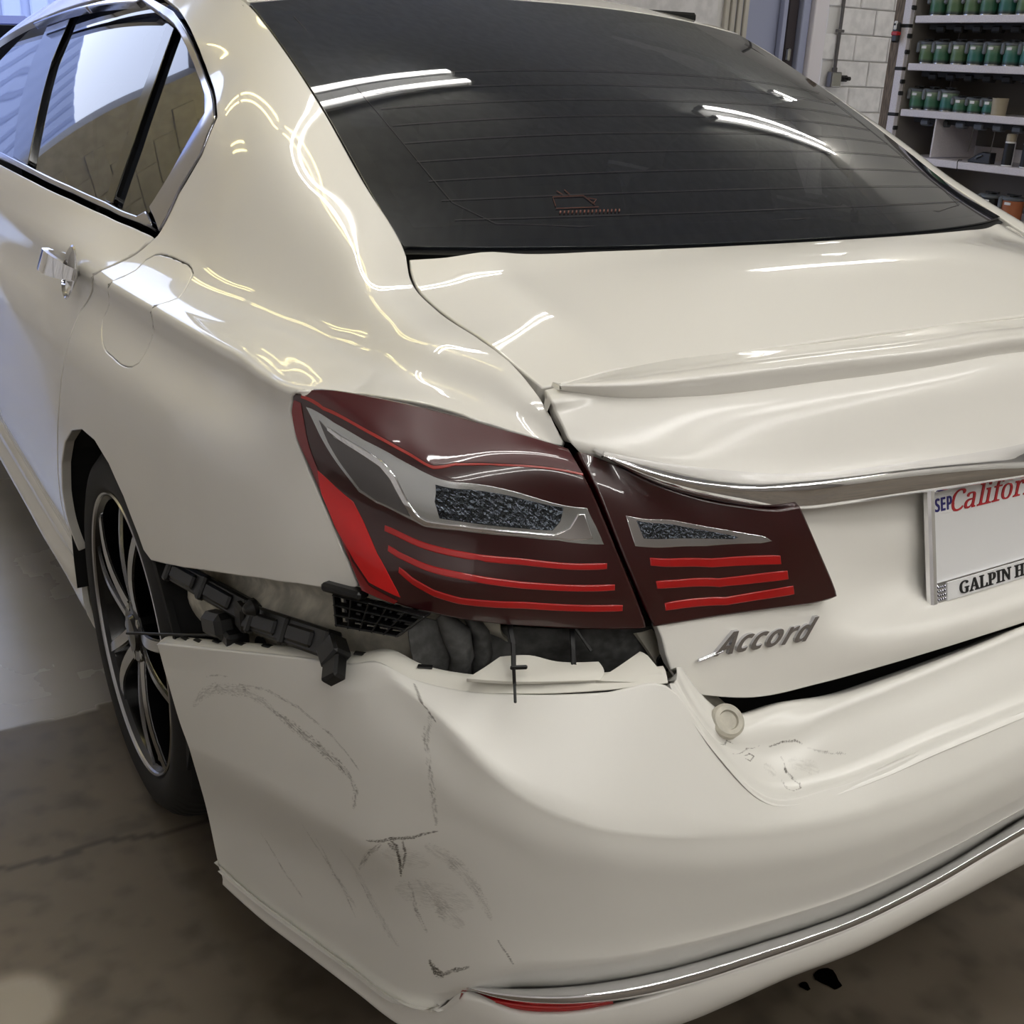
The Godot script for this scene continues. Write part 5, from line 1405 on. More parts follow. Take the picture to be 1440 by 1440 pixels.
# a bar of rectangular section drawn smoothly along a path
func bar(g: Dictionary, path: Array, out: Vector3, wide: Array, thick: float) -> void:
	var n := path.size()
	for side in 4:
		var first: int = g.v.size()
		for k in n:
			var z: Vector3 = (path[mini(k + 1, n - 1)] - path[maxi(k - 1, 0)]).normalized()
			var y := (out - z * out.dot(z)).normalized()
			var x := y.cross(z)
			var dirs := [y, x, -y, -x]
			var d: Vector3 = dirs[side]
			var e: Vector3 = dirs[(side + 1) % 4]
			var dh: float = thick * 0.5 if side % 2 == 0 else wide[k] * 0.5
			var eh: float = wide[k] * 0.5 if side % 2 == 0 else thick * 0.5
			for s in [-1.0, 1.0]: put(g, path[k] + d * dh + e * (eh * s), d, Vector2((s + 1.0) * 0.5, k / float(n)), 1.0)
		for k in n - 1:
			var a := first + k * 2
			face(g, a, a + 1, a + 3)
			face(g, a, a + 3, a + 2)
	for e in [0, n - 1]:
		var z: Vector3 = (path[e] - path[1 if e == 0 else n - 2]).normalized()
		var y := (out - z * out.dot(z)).normalized() * thick * 0.5
		var x: Vector3 = y.normalized().cross(z) * wide[e] * 0.5
		quad(g, path[e] - x - y, path[e] + x - y, path[e] + x + y, path[e] - x + y, z)


func build_glass_and_roof(car: Node3D) -> void:
	var g: Dictionary = nets.glass
	var pane := part("rear_window", sheet(g, outline_all(g), {"r": 0.001, "gap": 0.001, "depth": 0.004, "step": 0.03, "inside_out": true}), m.tinted_glass, car, "tinted rear window")
	part("window_seal", sheet(g, outline_all(g), {"r": 0.0, "gap": -0.010, "lift": -0.006, "depth": 0.0, "step": 0.03, "inside_out": true, "holes": [outline_all(g, 0.03)]}), m.black_rubber, pane)
	var h: float = g.kv[-1]
	var w: float = g.ku[-1]
	for k in 9:
		var lines := blank()
		var v := h * (0.42 + 0.062 * k)
		var pts := []
		for i in 25: pts.append(point(g, w * (0.07 + 0.86 * i / 24.0), v) + facing(g, w * (0.07 + 0.86 * i / 24.0), v) * (0.0012 * glass_sign(g)))
		pipe(lines, pts, 0.0004, 4)
		part("heater_line", mesh_of(lines), m.heater_line, pane)
	var frame := blank()
	var loop := []
	for q in [[0.05, 0.10], [0.06, 0.5], [0.08, 0.86], [0.11, 0.93], [0.2, 0.945], [0.5, 0.945], [0.8, 0.945], [0.89, 0.93], [0.92, 0.86], [0.94, 0.5], [0.95, 0.1]]: loop.append(point(g, w * q[0], h * q[1]) + facing(g, w * q[0], h * q[1]) * (0.0012 * glass_sign(g)))
	pipe(frame, loop, 0.0004, 4)
	part("heater_frame", mesh_of(frame), m.heater_line, pane)
	# small sticker low in the window: a cup drawn in thin lines over a line of print too small to read
	var c := Vector2(w * 0.214, h * 0.885)
	var st := blank()
	for poly in [[Vector2(-0.028, 0.0), Vector2(-0.022, -0.022), Vector2(0.022, -0.022), Vector2(0.028, 0.0)], [Vector2(-0.03, 0.006), Vector2(0.03, 0.006)], [Vector2(-0.006, -0.026), Vector2(-0.010, -0.036)], [Vector2(0.004, -0.026), Vector2(0.002, -0.038)], [Vector2(0.026, -0.016), Vector2(0.036, -0.012), Vector2(0.028, -0.004)]]:
		var pts := []
		for p in poly: pts.append(point(g, c.x + p.x, c.y + p.y) + facing(g, c.x, c.y) * (0.0013 * glass_sign(g)))
		pipe(st, pts, 0.0006, 5)
	for k in 16:
		var u := c.x - 0.03 + 0.0056 * k
		pipe(st, [point(g, u, c.y + 0.018) + facing(g, u, c.y) * (0.0013 * glass_sign(g)), point(g, u + 0.003, c.y + 0.013) + facing(g, u, c.y) * (0.0013 * glass_sign(g))], 0.0011, 5)
	part("window_sticker", mesh_of(st), m.sticker, pane, "faint reddish sticker")
	var r: Dictionary = nets.roof
	part("roof", sheet(r, outline_all(r), {"r": 0.002, "gap": 0.0, "depth": 0.012, "step": 0.03}), m.pearl, car)


func glass_sign(_g: Dictionary) -> float:
	return -1.0


func build_lid(car: Node3D) -> void:
	var t: Dictionary = nets.lidtop
	var lid := part("trunk_lid", sheet(t, outline_all(t), {"r": 0.003, "gap": 0.002, "depth": 0.02, "step": 0.015, "inside_out": true}), m.pearl, car)
	var b: Dictionary = nets.lidrear
	var low: PackedVector2Array = outline_all(b)
	part("rear_face", sheet(b, low, {"r": 0.003, "gap": 0.0012, "depth": 0.016, "step": 0.012, "inside_out": true}), m.dusty_pearl, lid)
	var s: Dictionary = nets.spoiler
	part("spoiler", sheet(s, outline_all(s), {"r": 0.001, "gap": 0.0, "depth": 0.004, "step": 0.008, "inside_out": true}), m.pearl, lid)
	var c: Dictionary = nets.chrome
	part("chrome_strip", sheet(c, outline_all(c), {"r": 0.001, "gap": 0.0, "depth": 0.003, "step": 0.006, "inside_out": true}), m.chrome, lid)
	# the script badge: slanted chrome letters with a long foot on the first one
	var at := point(b, badge_origin.x, badge_origin.y)
	var far := point(b, badge_origin.x + badge_across.x * 4.8, badge_origin.y + badge_across.y * 4.8)
	var high := point(b, badge_origin.x + badge_up.x, badge_origin.y + badge_up.y)
	var x := (far - at).normalized()
	var z := x.cross(high - at).normalized()
	var y := z.cross(x)
	var tall := (high - at).dot(y)
	var text := words("Accord", tall * 1.35, 0.006, "Droid Sans", 700, (high - at).dot(x) / tall, 1.0)
	var wide: float = text.get_aabb().size.x
	var low_edge: float = text.get_aabb().position.y
	var badge := part("badge_lettering", text, m.badge_metal, lid, "chrome slanted script badge")
	badge.transform = Transform3D(Basis(x * ((far - at).length() / wide), y, z), at + x * (far - at).length() * 0.5 + z * 0.003 - y * low_edge)
	var foot := blank()
	var mid := point(b, badge_origin.x - badge_across.x * 0.55 - badge_up.x * 0.12, badge_origin.y - badge_across.y * 0.55 - badge_up.y * 0.12)
	strap(foot, mid + z * 0.004, at + x * 0.012 + y * tall * 0.25 + z * 0.004, z, 0.0045, 0.005)
	part("badge_foot", mesh_of(foot), m.badge_metal, lid)


func build_lamps(car: Node3D, mirror: bool) -> void:
	var n: Dictionary = nets.lampout
	var opt := func(extra: Dictionary) -> Dictionary:
		var d := {"inside_out": true, "mirror": mirror, "r": 0.0008, "gap": 0.0, "depth": 0.002, "step": 0.008}
		d.merge(extra, true)
		return d
	var o := part("tail_lamp", sheet(n, outline_all(n), opt.call({"r": 0.004, "gap": 0.0008, "depth": 0.03})), m.lamp_dark, car, "dark red outer tail lamp")
	var facet := PackedVector2Array()
	var line: PackedVector2Array = outlines.facet_line
	for k in range(0, 9): facet.append(line[k])
	facet.append(Vector2(n.ku[-1] - 0.006, 0.004))
	facet.append(Vector2(0.014, 0.004))
	part("upper_facet", sheet(n, facet, opt.call({"lift": 0.0006, "depth": 0.0})), m.lamp_facet, o)
	part("facet_edge", sheet(n, line, opt.call({"lift": 0.0012, "r": 0.0005})), m.lamp_line, o)
	part("edge_band", sheet(n, outlines.edge_band, opt.call({"lift": 0.0005, "depth": 0.0})), m.lamp_edge, o)
	part("side_reflector", sheet(n, outlines.reflector, opt.call({"lift": 0.0008})), m.lamp_bright, o, "bright red side reflector")
	var clear := part("clear_window", sheet(n, outlines.clear_out, opt.call({"lift": 0.0006})), m.reflector_grey, o)
	var grey := part("grey_blade", sheet(n, outlines.grey_out, opt.call({"lift": 0.0014})), m.conduit_grey, o)
	part("light_guide", sheet(n, outlines.guide, opt.call({"lift": 0.0024, "r": 0.0015})), m.chrome, o)
	part("dark_cell", sheet(n, outlines.cell_out, opt.call({"lift": 0.0014})), m.cell, o)
	for k in 3: part("red_bar", sheet(n, outlines["bar_out%d" % k], opt.call({"lift": 0.0012, "r": 0.002})), m.lamp_red, o)
	var i: Dictionary = nets.lampin
	var p := part("inner_lamp", sheet(i, outline_all(i), opt.call({"r": 0.004, "gap": 0.0015, "depth": 0.02})), m.lamp_dark, car, "dark red inner lamp on the trunk lid")
	part("clear_window", sheet(i, outlines.clear_in, opt.call({"lift": 0.0008})), m.chrome, p)
	part("dark_cell", sheet(i, outlines.cell_in, opt.call({"lift": 0.0018})), m.cell, p)
	for k in 3: part("red_bar", sheet(i, outlines["bar_in%d" % k], opt.call({"lift": 0.0012, "r": 0.002})), m.lamp_red, p)


func build_bumper(car: Node3D) -> void:
	var b: Dictionary = nets.bumper
	var bump := part("rear_bumper", sheet(b, outline_all(b), {"r": 0.003, "gap": 0.0, "depth": 0.012, "step": 0.012, "inside_out": true}), m.scuffed_pearl, car, "scuffed white bumper cover torn loose at the left")
	var v: Dictionary = nets.valance
	part("valance", sheet(v, outline_all(v), {"r": 0.0006, "gap": 0.0, "depth": 0.004, "step": 0.012, "inside_out": true}), m.dusty_pearl, bump)
	var l: Dictionary = nets.lowchrome
	part("chrome_molding", sheet(l, outline_all(l), {"r": 0.0008, "gap": 0.0, "depth": 0.004, "step": 0.006, "inside_out": true}), m.chrome, bump, "bright chrome molding")
	var rs: Dictionary = nets.redsliver
	part("low_reflector", sheet(rs, outline_all(rs), {"r": 0.001, "gap": 0.0, "depth": 0.01, "step": 0.008, "inside_out": true}), m.lamp_red, bump, "dark red reflector under the chrome")
	var lp: Dictionary = nets.lip
	part("torn_flange", sheet(lp, outline_all(lp), {"r": 0.0006, "gap": 0.0, "depth": 0.002, "step": 0.008}), m.dusty_white, bump)
	for q in [[0.10, 0.5], [0.16, 0.45], [0.23, 0.5], [0.31, 0.5], [0.39, 0.5], [0.60, 0.5], [0.70, 0.6]]:
		var u: float = lp.ku[-1] * q[0]
		var w: float = lp.kv[-1] * q[1]
		var g := blank()
		block(g, point(lp, u, w) + Vector3(0, 0.0008, 0), Vector3(0.007, 0.002, 0.016), 0.0006, Basis(Vector3.UP, 0.25 + q[0]))
		part("flange_slot", mesh_of(g), m.ink_black, bump)
	var su: Dictionary = nets.support
	part("support_tab", sheet(su, outline_all(su), {"r": 0.0008, "gap": 0.0, "depth": 0.003, "step": 0.008}), m.dusty_white, bump)
	var ta: Dictionary = nets.tab
	part("corner_tab", sheet(ta, outline_all(ta), {"r": 0.0004, "gap": 0.0, "depth": 0.003, "step": 0.008}), m.dusty_white, bump)
	var stop := blank()
	turned(stop, Vector3(-0.509, 0.641, 1.070), Vector3(-0.15, 0.75, 0.65).normalized(), [Vector2(0.019, -0.01), Vector2(0.019, 0.002), Vector2(0.016, 0.005), Vector2(0.011, 0.005), Vector2(0.010, 0.002), Vector2(0, 0.002)], 28)
	part("rubber_stop", mesh_of(stop), m.primer, bump, "round grey lid stop")
	var bolt := blank()
	turned(bolt, Vector3(-0.531, 0.677, 0.988), Vector3(-0.5, 0.1, 0.85).normalized(), [Vector2(0.011, -0.004), Vector2(0.010, 0.002), Vector2(0.006, 0.003), Vector2(0.005, 0.007), Vector2(0, 0.007)], 18)
	part("dark_bolt", mesh_of(bolt), m.gloss_black, bump)
	var p: Dictionary = nets.pad
	part("step_pad", sheet(p, outline_all(p), {"r": 0.001, "gap": 0.0, "depth": 0.01, "step": 0.01}), m.marked_pearl, bump)


func build_behind_bumper(car: Node3D) -> void:
	var whole := func(n: String, o: Dictionary) -> ArrayMesh:
		var d := {"r": 0.0008, "gap": 0.0, "depth": 0.002, "step": 0.01}
		d.merge(o, true)
		return sheet(nets[n], outline_all(nets[n]), d)
	var inner := part("inner_panel", whole.call("inner", {"inside_out": true}), m.primer, car, "bare pale sheet metal behind the torn bumper")
	var hole := blank()
	slab(hole, PackedVector2Array([Vector2(-0.05, 0.0), Vector2(-0.03, 0.03), Vector2(0.01, 0.035), Vector2(0.06, -0.02), Vector2(0.02, -0.05), Vector2(-0.04, -0.045)]), Transform3D(Basis(Vector3(0, 0, 1), Vector3(0.2, 1, 0).normalized(), Vector3(-1, 0.2, 0).normalized()), Vector3(-0.846, 0.575, 0.66)), 0.006, 0.001)
	part("panel_opening", mesh_of(hole), m.cabin, inner)
	var oval := blank()
	turned(oval, Vector3(-0.853, 0.585, 0.585), Vector3(-1, 0.15, 0.2).normalized(), [Vector2(0.012, 0.006), Vector2(0.009, 0.001), Vector2(0.0, 0.0)], 18)
	part("round_hole", mesh_of(oval), m.cabin, inner)
	var clip := blank()
	turned(clip, Vector3(-0.874, 0.662, 0.625), Vector3(-1, -0.1, 0.1).normalized(), [Vector2(0, 0), Vector2(0.010, 0), Vector2(0.011, 0.006), Vector2(0.005, 0.016), Vector2(0, 0.017)], 16)
	part("push_clip", mesh_of(clip), m.black_plastic, inner)
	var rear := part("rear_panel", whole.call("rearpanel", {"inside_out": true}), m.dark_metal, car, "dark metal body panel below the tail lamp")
	var crumple := blank()
	pipe(crumple, [Vector3(-0.752, 0.735, 0.872), Vector3(-0.742, 0.715, 0.888), Vector3(-0.737, 0.69, 0.892), Vector3(-0.742, 0.655, 0.885)], [0.008, 0.016, 0.013, 0.009], 12)
	pipe(crumple, [Vector3(-0.728, 0.74, 0.880), Vector3(-0.715, 0.712, 0.893), Vector3(-0.712, 0.69, 0.892), Vector3(-0.715, 0.655, 0.89)], [0.006, 0.010, 0.012, 0.008], 12)
	part("crumpled_fold", mesh_of(crumple), m.dark_metal, rear)
	part("edge_strip", whole.call("edgestrip", {"depth": 0.006}), m.primer, car)
	# the long black clip rail that came off with the bumper
	var rail := blank()
	var a := Vector3(-0.902, 0.606, 0.352)
	var b := Vector3(-0.868, 0.632, 0.575)
	var c := Vector3(-0.846, 0.682, 0.79)
	var out := Vector3(-0.85, 0.5, 0.2).normalized()
	strap(rail, a, b, out, 0.030, 0.020)
	strap(rail, b + Vector3(0, -0.004, 0.012), c, out, 0.032, 0.022)
	block(rail, b + Vector3(0.0, -0.006, 0.002), Vector3(0.03, 0.036, 0.03), 0.004)
	var r := part("clip_rail", mesh_of(rail), m.black_plastic, car, "black plastic clip rail hanging loose")
	for seg in [[a, b], [b + Vector3(0, -0.004, 0.02), c]]:
		for k in 2:
			var t := 0.24 + 0.46 * k
			var mid: Vector3 = seg[0].lerp(seg[1], t)
			var g := blank()
			strap(g, seg[0].lerp(seg[1], t - 0.13) + out * 0.011, seg[0].lerp(seg[1], t + 0.16) + out * 0.011, out, 0.020, 0.008)
			part("raised_clip", mesh_of(g), m.black_plastic, r)
			var l := blank()
			strap(l, seg[0].lerp(seg[1], t - 0.20) + out * 0.010, seg[0].lerp(seg[1], t - 0.16) + out * 0.010, out, 0.034, 0.012)
			part("latch_tab", mesh_of(l), m.black_plastic, r)
	var tip := blank()
	strap(tip, c, Vector3(-0.851, 0.676, 0.815), out, 0.030, 0.024)
	strap(tip, Vector3(-0.850, 0.677, 0.81), Vector3(-0.862, 0.664, 0.832), out, 0.024, 0.018)
	part("bent_end", mesh_of(tip), m.black_plastic, r)
	var wedge := blank()
	block(wedge, Vector3(-0.888, 0.590, 0.515), Vector3(0.03, 0.034, 0.075), 0.008, Basis(Vector3(1, 0, 0), -0.35))
	block(wedge, Vector3(-0.880, 0.588, 0.555), Vector3(0.03, 0.02, 0.03), 0.004)
	var w := part("sensor_box", mesh_of(wedge), m.black_plastic, car)
	var rod := blank()
	pipe(rod, [Vector3(-0.868, 0.562, 0.50), Vector3(-0.883, 0.551, 0.47), Vector3(-0.906, 0.533, 0.42), Vector3(-0.925, 0.515, 0.37), Vector3(-0.943, 0.497, 0.32), Vector3(-0.958, 0.487, 0.29)], 0.0022, 8)
	part("bent_rod", mesh_of(rod), m.black_plastic, w)
	# ribbed black vent below the lamp
	var q0 := Vector3(-0.843, 0.748, 0.80)
	var q1 := Vector3(-0.784, 0.752, 0.895)
	var q2 := Vector3(-0.802, 0.722, 0.870)
	var q3 := Vector3(-0.844, 0.716, 0.808)
	var n := (q1 - q0).cross(q3 - q0).normalized()
	if n.x > 0: n = -n
	var back := blank()
	quad(back, q0 - n * 0.012, q1 - n * 0.012, q2 - n * 0.012, q3 - n * 0.012, n)
	var vent := part("cabin_vent", mesh_of(back), m.gloss_black, car, "ribbed black vent below the tail lamp")
	for k in 4:
		var g := blank()
		strap(g, q0.lerp(q3, k / 3.0), q1.lerp(q2, k / 3.0), n, 0.0022, 0.014)
		part("vent_rib", mesh_of(g), m.black_plastic, vent)
	for k in 6:
		var g := blank()
		strap(g, q0.lerp(q1, k / 5.0), q3.lerp(q2, k / 5.0), n, 0.0022, 0.014)
		part("vent_rib", mesh_of(g), m.black_plastic, vent)
	var top := blank()
	strap(top, Vector3(-0.850, 0.756, 0.79), Vector3(-0.826, 0.757, 0.832), n, 0.010, 0.02)
	part("vent_tab", mesh_of(top), m.black_plastic, vent)
	# cable ties that hold the bumper to the lamp
	for k in 2:
		var g := blank()
		var path := [Vector3(-0.700, 0.736, 0.926), Vector3(-0.708, 0.725, 0.947), Vector3(-0.721, 0.712, 0.970), Vector3(-0.734, 0.708, 0.993), Vector3(-0.742, 0.698, 1.008)]
		if k == 1: path = [Vector3(-0.634, 0.728, 0.947), Vector3(-0.645, 0.713, 0.967), Vector3(-0.655, 0.704, 0.984), Vector3(-0.654, 0.701, 0.988)]
		for i in path.size() - 1: strap(g, path[i], path[i + 1], Vector3(-0.35, 0.2, 1), [0.0062, 0.0055, 0.0042, 0.003][i] if k == 0 else 0.0062, 0.0018)
		var tie := part("cable_tie", mesh_of(g), m.black_plastic, car)
		var s := blank()
		block(s, [Vector3(-0.716, 0.7115, 0.972), Vector3(-0.649, 0.7005, 0.991)][k], Vector3(0.018, 0.005, 0.003), 0.0012, Basis(Vector3.UP, -0.4))
		part("tie_slot", mesh_of(s), m.ink_black, tie)
	var tail := blank()
	strap(tail, Vector3(-0.632, 0.727, 0.951), Vector3(-0.622, 0.706, 0.968), Vector3(-0.35, 0.2, 1), 0.004, 0.0018)
	part("tie_tail", mesh_of(tail), m.black_plastic, car)


func build_wheels(car: Node3D) -> void:
	var hub := Vector3(-0.888, 0.333, 0.001)
	var tyre := blank()
	var prof := [Vector2(0.247, -0.008), Vector2(0.252, 0.004), Vector2(0.262, 0.010), Vector2(0.285, 0.014), Vector2(0.305, 0.008), Vector2(0.322, -0.008), Vector2(0.330, -0.024), Vector2(0.3345, -0.045), Vector2(0.336, -0.08), Vector2(0.336, -0.16), Vector2(0.3345, -0.19), Vector2(0.322, -0.225), Vector2(0.29, -0.245), Vector2(0.247, -0.23)]
	var count := 288
	var first := 0
	for s in count + 1:
		var a := TAU * s / count
		var o := Vector3(0, cos(a), sin(a))
		for k in prof.size():
			var p: Vector2 = prof[k]
			var q: Vector2 = prof[mini(k + 1, prof.size() - 1)] - prof[maxi(k - 1, 0)]
			var groove := 0.004 if (k >= 5 and k <= 10 and s % 4 == 0) else 0.0
			if k == 8: groove = 0.005
			put(tyre, hub + o * (p.x - groove) + Vector3(-p.y, 0, 0), (o * -q.y + Vector3(-q.x, 0, 0)).normalized() * (-1.0 if false else 1.0), Vector2.ZERO, 1.0)
	var np := prof.size()
	for i in tyre.n.size():
		var p: Vector3 = tyre.v[i] - hub - Vector3(0.11, 0, 0)
		if tyre.n[i].dot(Vector3(p.x * 1.5, p.y, p.z) - Vector3(0, p.y, p.z).normalized() * 0.26) < 0.0: tyre.n[i] = -tyre.n[i]
	for s in count:
		for k in np - 1:
			var a := first + s * np + k
			face(tyre, a, a + 1, a + np + 1)
			face(tyre, a, a + np + 1, a + np)
	var rim_g := blank()
	turned(rim_g, hub, Vector3(-1, 0, 0), [Vector2(0.245, 0.004), Vector2(0.238, -0.004), Vector2(0.232, -0.03), Vector2(0.222, -0.09), Vector2(0.215, -0.18)], 64)
	turned(rim_g, hub + Vector3(0.16, 0, 0), Vector3(-1, 0, 0), [Vector2(0.0, 0.0), Vector2(0.22, 0.0)], 40)
	var wheel := part("wheel", mesh_of(rim_g), m.wheel_black, car, "black alloy wheel with machined split spokes")
	part("tire", mesh_of(tyre), m.tire_rubber, wheel)
	var lip := blank()
	turned(lip, hub, Vector3(-1, 0, 0), [Vector2(0.2525, 0.006), Vector2(0.2505, 0.009), Vector2(0.2475, 0.007), Vector2(0.244, 0.001)], 96)
	part("rim_lip", mesh_of(lip), m.machined, wheel)
	for k in 5:
		for sgn in [-1.0, 1.0]:
			var ang := deg_to_rad(100.0 + 72.0 * k)
			var dir := Vector3(0, sin(ang), -cos(ang))
			var across := Vector3(-1, 0, 0).cross(dir)
			var pts := []
			for t in 9:
				var r := 0.045 + (0.238 - 0.045) * t / 8.0
				var off: float = sgn * (0.016 + 0.034 * (t / 8.0) ** 1.6)
				var face_x := 0.012 - 0.020 * sin(PI * t / 8.0 * 0.9) * 0.6
				pts.append(hub + dir * r + across * off + Vector3(-0.006 + face_x, 0, 0))
			var body := blank()
			var top := blank()
			var inner := []
			var raised := []
			var broad := []
			var narrow := []
			for t in 9:
				inner.append(pts[t] + Vector3(0.016, 0, 0))
				raised.append(pts[t] + Vector3(0.001, 0, 0))
				broad.append(0.026 - 0.004 * t / 8.0)
				narrow.append(0.021 - 0.006 * t / 8.0)
			bar(body, inner, Vector3(-1, 0, 0), broad, 0.028)
			bar(top, raised, Vector3(-1, across.y * sgn * 0.12, across.z * sgn * 0.12).normalized(), narrow, 0.006)
			var both := mesh_of(body)
			mesh_of(top, both)
			both.surface_set_material(0, m.wheel_black)
			both.surface_set_material(1, m.machined)
			part("spoke", both, null, wheel)
	var cap := blank()
	turned(cap, hub + Vector3(0.006, 0, 0), Vector3(-1, 0, 0), [Vector2(0.062, -0.03), Vector2(0.060, 0.0), Vector2(0.050, 0.006), Vector2(0.034, 0.004), Vector2(0.031, 0.010), Vector2(0.0, 0.013)], 32)
	part("hub_cap", mesh_of(cap), m.wheel_black, wheel)
	for k in 5:
		var a := deg_to_rad(64.0 + 72.0 * k)
		var g := blank()
		turned(g, hub + Vector3(0.012, sin(a) * 0.048, -cos(a) * 0.048), Vector3(-1, 0, 0), [Vector2(0.010, 0), Vector2(0.009, 0.012), Vector2(0.0, 0.014)], 6)
		part("wheel_nut", mesh_of(g), m.tin, wheel)
	var brake := blank()
	turned(brake, hub + Vector3(0.10, 0, 0), Vector3(-1, 0, 0), [Vector2(0.14, -0.01), Vector2(0.14, 0.01), Vector2(0.0, 0.012)], 40)
	part("brake_disc", mesh_of(brake), m.conduit_grey, wheel)
	part("balance_weight", box(hub + Vector3(0.012, -0.196, 0.10), Vector3(0.02, 0.02, 0.012), 0.003), m.tin, wheel)
	for spot in [[Vector3(1.776, 0, 0), PI], [Vector3(0, 0, -2.776), 0.0], [Vector3(1.776, 0, -2.776), PI]]:
		var c: Node3D = wheel.duplicate()
		c.name = "wheel"
		car.add_child(c, true)
		c.transform = Transform3D(Basis(Vector3.UP, spot[1]), spot[0] + (Vector3.ZERO if spot[1] == 0.0 else Vector3(-0.888, 0, 0.001) - Basis(Vector3.UP, PI) * Vector3(-0.888, 0, 0.001)))
	# wheel housing
	for f in [1.0, -1.0]:
		var g := blank()
		var n := 22
		for k in n:
			var a := deg_to_rad(-8.0 + 196.0 * k / n)
			var b := deg_to_rad(-8.0 + 196.0 * (k + 1) / n)
			var r := 0.382
			var ca := Vector3(0, 0.335 + sin(a) * r, 0.045 - cos(a) * r)
			var cb := Vector3(0, 0.335 + sin(b) * r, 0.045 - cos(b) * r)
			quad(g, ca + Vector3(-0.915 * f, 0, 0), cb + Vector3(-0.915 * f, 0, 0), cb + Vector3(-0.56 * f, 0, 0), ca + Vector3(-0.56 * f, 0, 0), Vector3(0, -sin((a + b) / 2), cos((a + b) / 2)))
			quad(g, ca + Vector3(-0.56 * f, 0, 0), cb + Vector3(-0.56 * f, 0, 0), Vector3(-0.56 * f, 0.335, 0.045), Vector3(-0.56 * f, 0.335, 0.045), Vector3(-f, 0, 0))
		part("wheel_liner", mesh_of(g), m.felt, car)
	var flap := blank()
	slab(flap, PackedVector2Array([Vector2(0.288, 0.60), Vector2(0.318, 0.60), Vector2(0.405, 0.50), Vector2(0.43, 0.36), Vector2(0.40, 0.30), Vector2(0.41, 0.40), Vector2(0.375, 0.52)]), Transform3D(Basis(Vector3(0, 0, 1), Vector3.UP, Vector3(-1, 0, 0)), Vector3(-0.905, 0, 0)), 0.01, 0.001)
	part("liner_edge", mesh_of(flap), m.felt, car)


func build_plate(car: Node3D) -> void:
	var up := Vector3(0, 0.9685, -0.249)
	var out := Vector3(0, 0.249, 0.9685)
	var at := Transform3D(Basis(Vector3.RIGHT, up, out), Vector3(0, 0.6815, 1.032))
	var g := blank()
	slab(g, round_rect(0.300, 0.150, 0.008), at * Transform3D(Basis.IDENTITY, Vector3(0, 0.08, 0.0)), 0.004, 0.0008)
	var plate := part("license_plate", mesh_of(g), m.plate_white, car, "white license plate in a chrome dealer frame")
	var f := blank()
	for s in [[Vector3(-0.150, 0.08, 0.006), Vector3(0.012, 0.160, 0.012)], [Vector3(0.150, 0.08, 0.006), Vector3(0.012, 0.160, 0.012)], [Vector3(0, 0.151, 0.006), Vector3(0.290, 0.018, 0.012)], [Vector3(0, 0.0135, 0.005), Vector3(0.290, 0.027, 0.010)]]:
		block(f, at * s[0], s[1], 0.003, at.basis)
	part("plate_frame", mesh_of(f), m.chrome, plate)
	var bands := blank()
	block(bands, at * Vector3(0, 0.0145, 0.0105), Vector3(0.254, 0.0235, 0.0025), 0.0006, at.basis)
	part("frame_band", mesh_of(bands), m.plate_white, plate)
	var bands2 := blank()
	block(bands2, at * Vector3(0, 0.150, 0.0122), Vector3(0.24, 0.014, 0.0015), 0.0004, at.basis)
	part("frame_band", mesh_of(bands2), m.plate_white, plate)
	var studs := blank()
	for s in [-1.0, 1.0]:
		for i in 4:
			for j in 4: block(studs, at * Vector3(s * 0.1365 + (i - 1.5) * 0.004, 0.0145 + (j - 1.5) * 0.0052, 0.0105), Vector3(0.0026, 0.0034, 0.003), 0.0008, at.basis)
	tag(part("frame_studs", mesh_of(studs), m.satin_chrome, plate), "", "", "", "stuff")
	for t in [["GALPIN HONDA", Vector3(0, 0.0145, 0.0125), 0.0165, m.ink_black, "Droid Serif", 0.0, 1.12], ["MISSION HILLS", Vector3(0.0, 0.150, 0.0135), 0.0105, m.ink_black, "Droid Sans", 0.0, 1.1], ["SEP", Vector3(-0.122, 0.124, 0.0050), 0.0165, m.ink_blue, "Droid Sans", 0.0, 0.85], ["California", Vector3(0.0, 0.124, 0.0048), 0.026, m.ink_red, "Droid Serif", 0.35, 1.25]]:
		var w := part("lettering", words(t[0], t[2], 0.0012, t[4], 800 if t[3] != m.ink_red else 400, t[5], t[6]), t[3], plate)
		w.transform = at * Transform3D(Basis.IDENTITY, t[1])
	var st := blank()
	block(st, at * Vector3(-0.122, 0.124, 0.0044), Vector3(0.036, 0.024, 0.0008), 0.0002, at.basis)
	part("month_sticker", mesh_of(st), m.tag_white, plate)


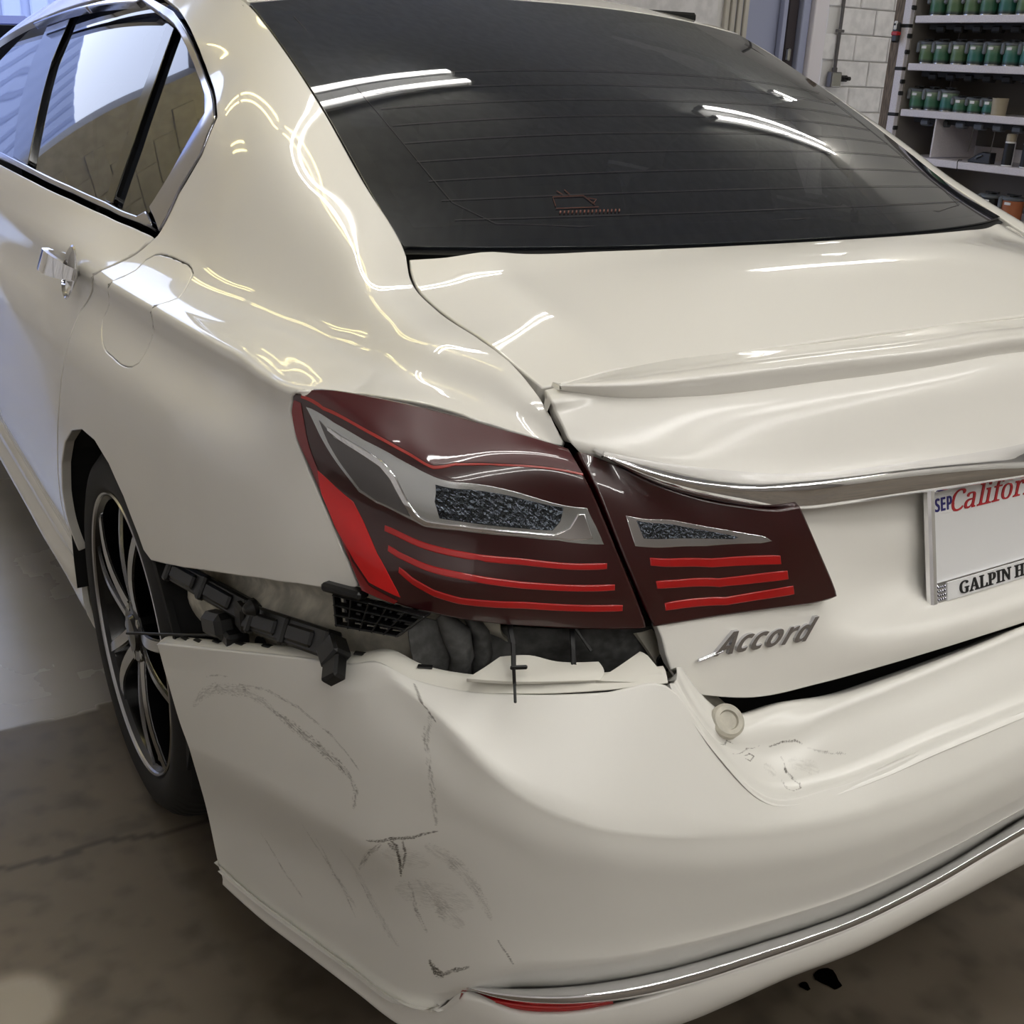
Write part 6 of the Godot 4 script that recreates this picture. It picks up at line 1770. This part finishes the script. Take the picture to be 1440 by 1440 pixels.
func build_cabin_and_front(car: Node3D) -> void:
	# dark inside of the body
	var g := blank()
	block(g, Vector3(0, 0.52, -1.15), Vector3(1.50, 0.50, 3.0), 0.02)
	block(g, Vector3(0, 0.60, 0.62), Vector3(1.0, 0.60, 0.50), 0.02)
	block(g, Vector3(0, 0.90, 0.33), Vector3(1.36, 0.10, 0.50), 0.02)
	var inside := part("cabin_floor", mesh_of(g), m.cabin, car)
	part("parcel_shelf", box(Vector3(0, 0.99, 0.22), Vector3(1.24, 0.03, 0.52), 0.01), m.cabin, inside)
	for x in [-0.40, 0.0, 0.40]:
		part("seat_back", box(Vector3(x, 0.86, -0.16), Vector3(0.40, 0.50, 0.16), 0.06, Basis(Vector3.RIGHT, 0.35)), m.cabin, inside)
		part("headrest", box(Vector3(x, 1.11, -0.08), Vector3(0.25, 0.13, 0.09), 0.04, Basis(Vector3.RIGHT, 0.3)), m.cabin, inside)
	for x in [-0.38, 0.38]:
		part("front_seat", box(Vector3(x, 0.90, -1.16), Vector3(0.50, 0.62, 0.16), 0.06, Basis(Vector3.RIGHT, 0.25)), m.cabin, inside)
		part("headrest", box(Vector3(x, 1.26, -1.06), Vector3(0.27, 0.18, 0.10), 0.045, Basis(Vector3.RIGHT, 0.25)), m.cabin, inside)
	part("dashboard", box(Vector3(0, 0.88, -1.95), Vector3(1.40, 0.30, 0.5), 0.05), m.cabin, inside)
	part("headliner", box(Vector3(0, 1.395, -0.75), Vector3(1.02, 0.02, 0.9), 0.005), m.cabin, inside)
	# the front of the car, out of sight from behind
	var rows := []
	for q in [[-1.35, 1.455, 1.40, 0.56], [-1.75, 1.31, 1.25, 0.64], [-2.2, 1.08, 1.02, 0.74], [-2.45, 0.97, 0.93, 0.80]]:
		rows.append([Vector3(-q[3], q[2], q[0]), Vector3(-q[3] * 0.6, q[1] - 0.015, q[0] - 0.03), Vector3(0, q[1], q[0] - 0.05), Vector3(q[3] * 0.6, q[1] - 0.015, q[0] - 0.03), Vector3(q[3], q[2], q[0])])
	var ws := make_net(rows)
	part("windshield", sheet(ws, outline_all(ws), {"r": 0.001, "step": 0.08, "depth": 0.004}), m.tinted_glass, car)
	rows = []
	for q in [[-2.42, 0.96, 0.91, 0.84], [-2.9, 0.93, 0.86, 0.82], [-3.35, 0.84, 0.77, 0.74], [-3.62, 0.70, 0.64, 0.62], [-3.74, 0.50, 0.46, 0.56], [-3.74, 0.24, 0.24, 0.55]]:
		rows.append([Vector3(-q[3], q[2], q[0] + 0.18), Vector3(-q[3] * 0.7, q[1] - 0.02, q[0] + 0.05), Vector3(0, q[1], q[0]), Vector3(q[3] * 0.7, q[1] - 0.02, q[0] + 0.05), Vector3(q[3], q[2], q[0] + 0.18)])
	var hood := make_net(rows)
	part("hood", sheet(hood, outline_all(hood), {"r": 0.003, "step": 0.06}), m.pearl, car)
	for f in [1.0, -1.0]:
		rows = []
		for q in [[0.30, 0.0, 0.88], [0.60, 0.0, 0.92], [0.80, 0.0, 0.91], [0.90, 0.0, 0.87], [0.93, 0.0, 0.83]]:
			var r := []
			for z in [-2.2, -2.6, -3.0, -3.35, -3.55]:
				var t: float = (-2.2 - z) / 1.35
				r.append(Vector3(-f * (q[2] - 0.22 * t * t), q[0] - maxf(0.0, q[0] - 0.5) * 0.45 * t * t, z))
			rows.append(r)
		var fender := make_net(rows)
		var arch := PackedVector2Array()
		for k in 20:
			var a := TAU * k / 20.0
			arch.append(Vector2(0.58 + cos(a) * 0.37, 0.05 + sin(a) * 0.37))
		var clipped := Geometry2D.clip_polygons(outline_all(fender), arch)
		part("front_fender", sheet(fender, clipped[0], {"r": 0.002, "step": 0.05, "inside_out": f > 0.0}), m.pearl, car)


var badge_origin := Vector2(0.2, 0.3)
var badge_across := Vector2(0.02, 0)
var badge_up := Vector2(0, -0.02)
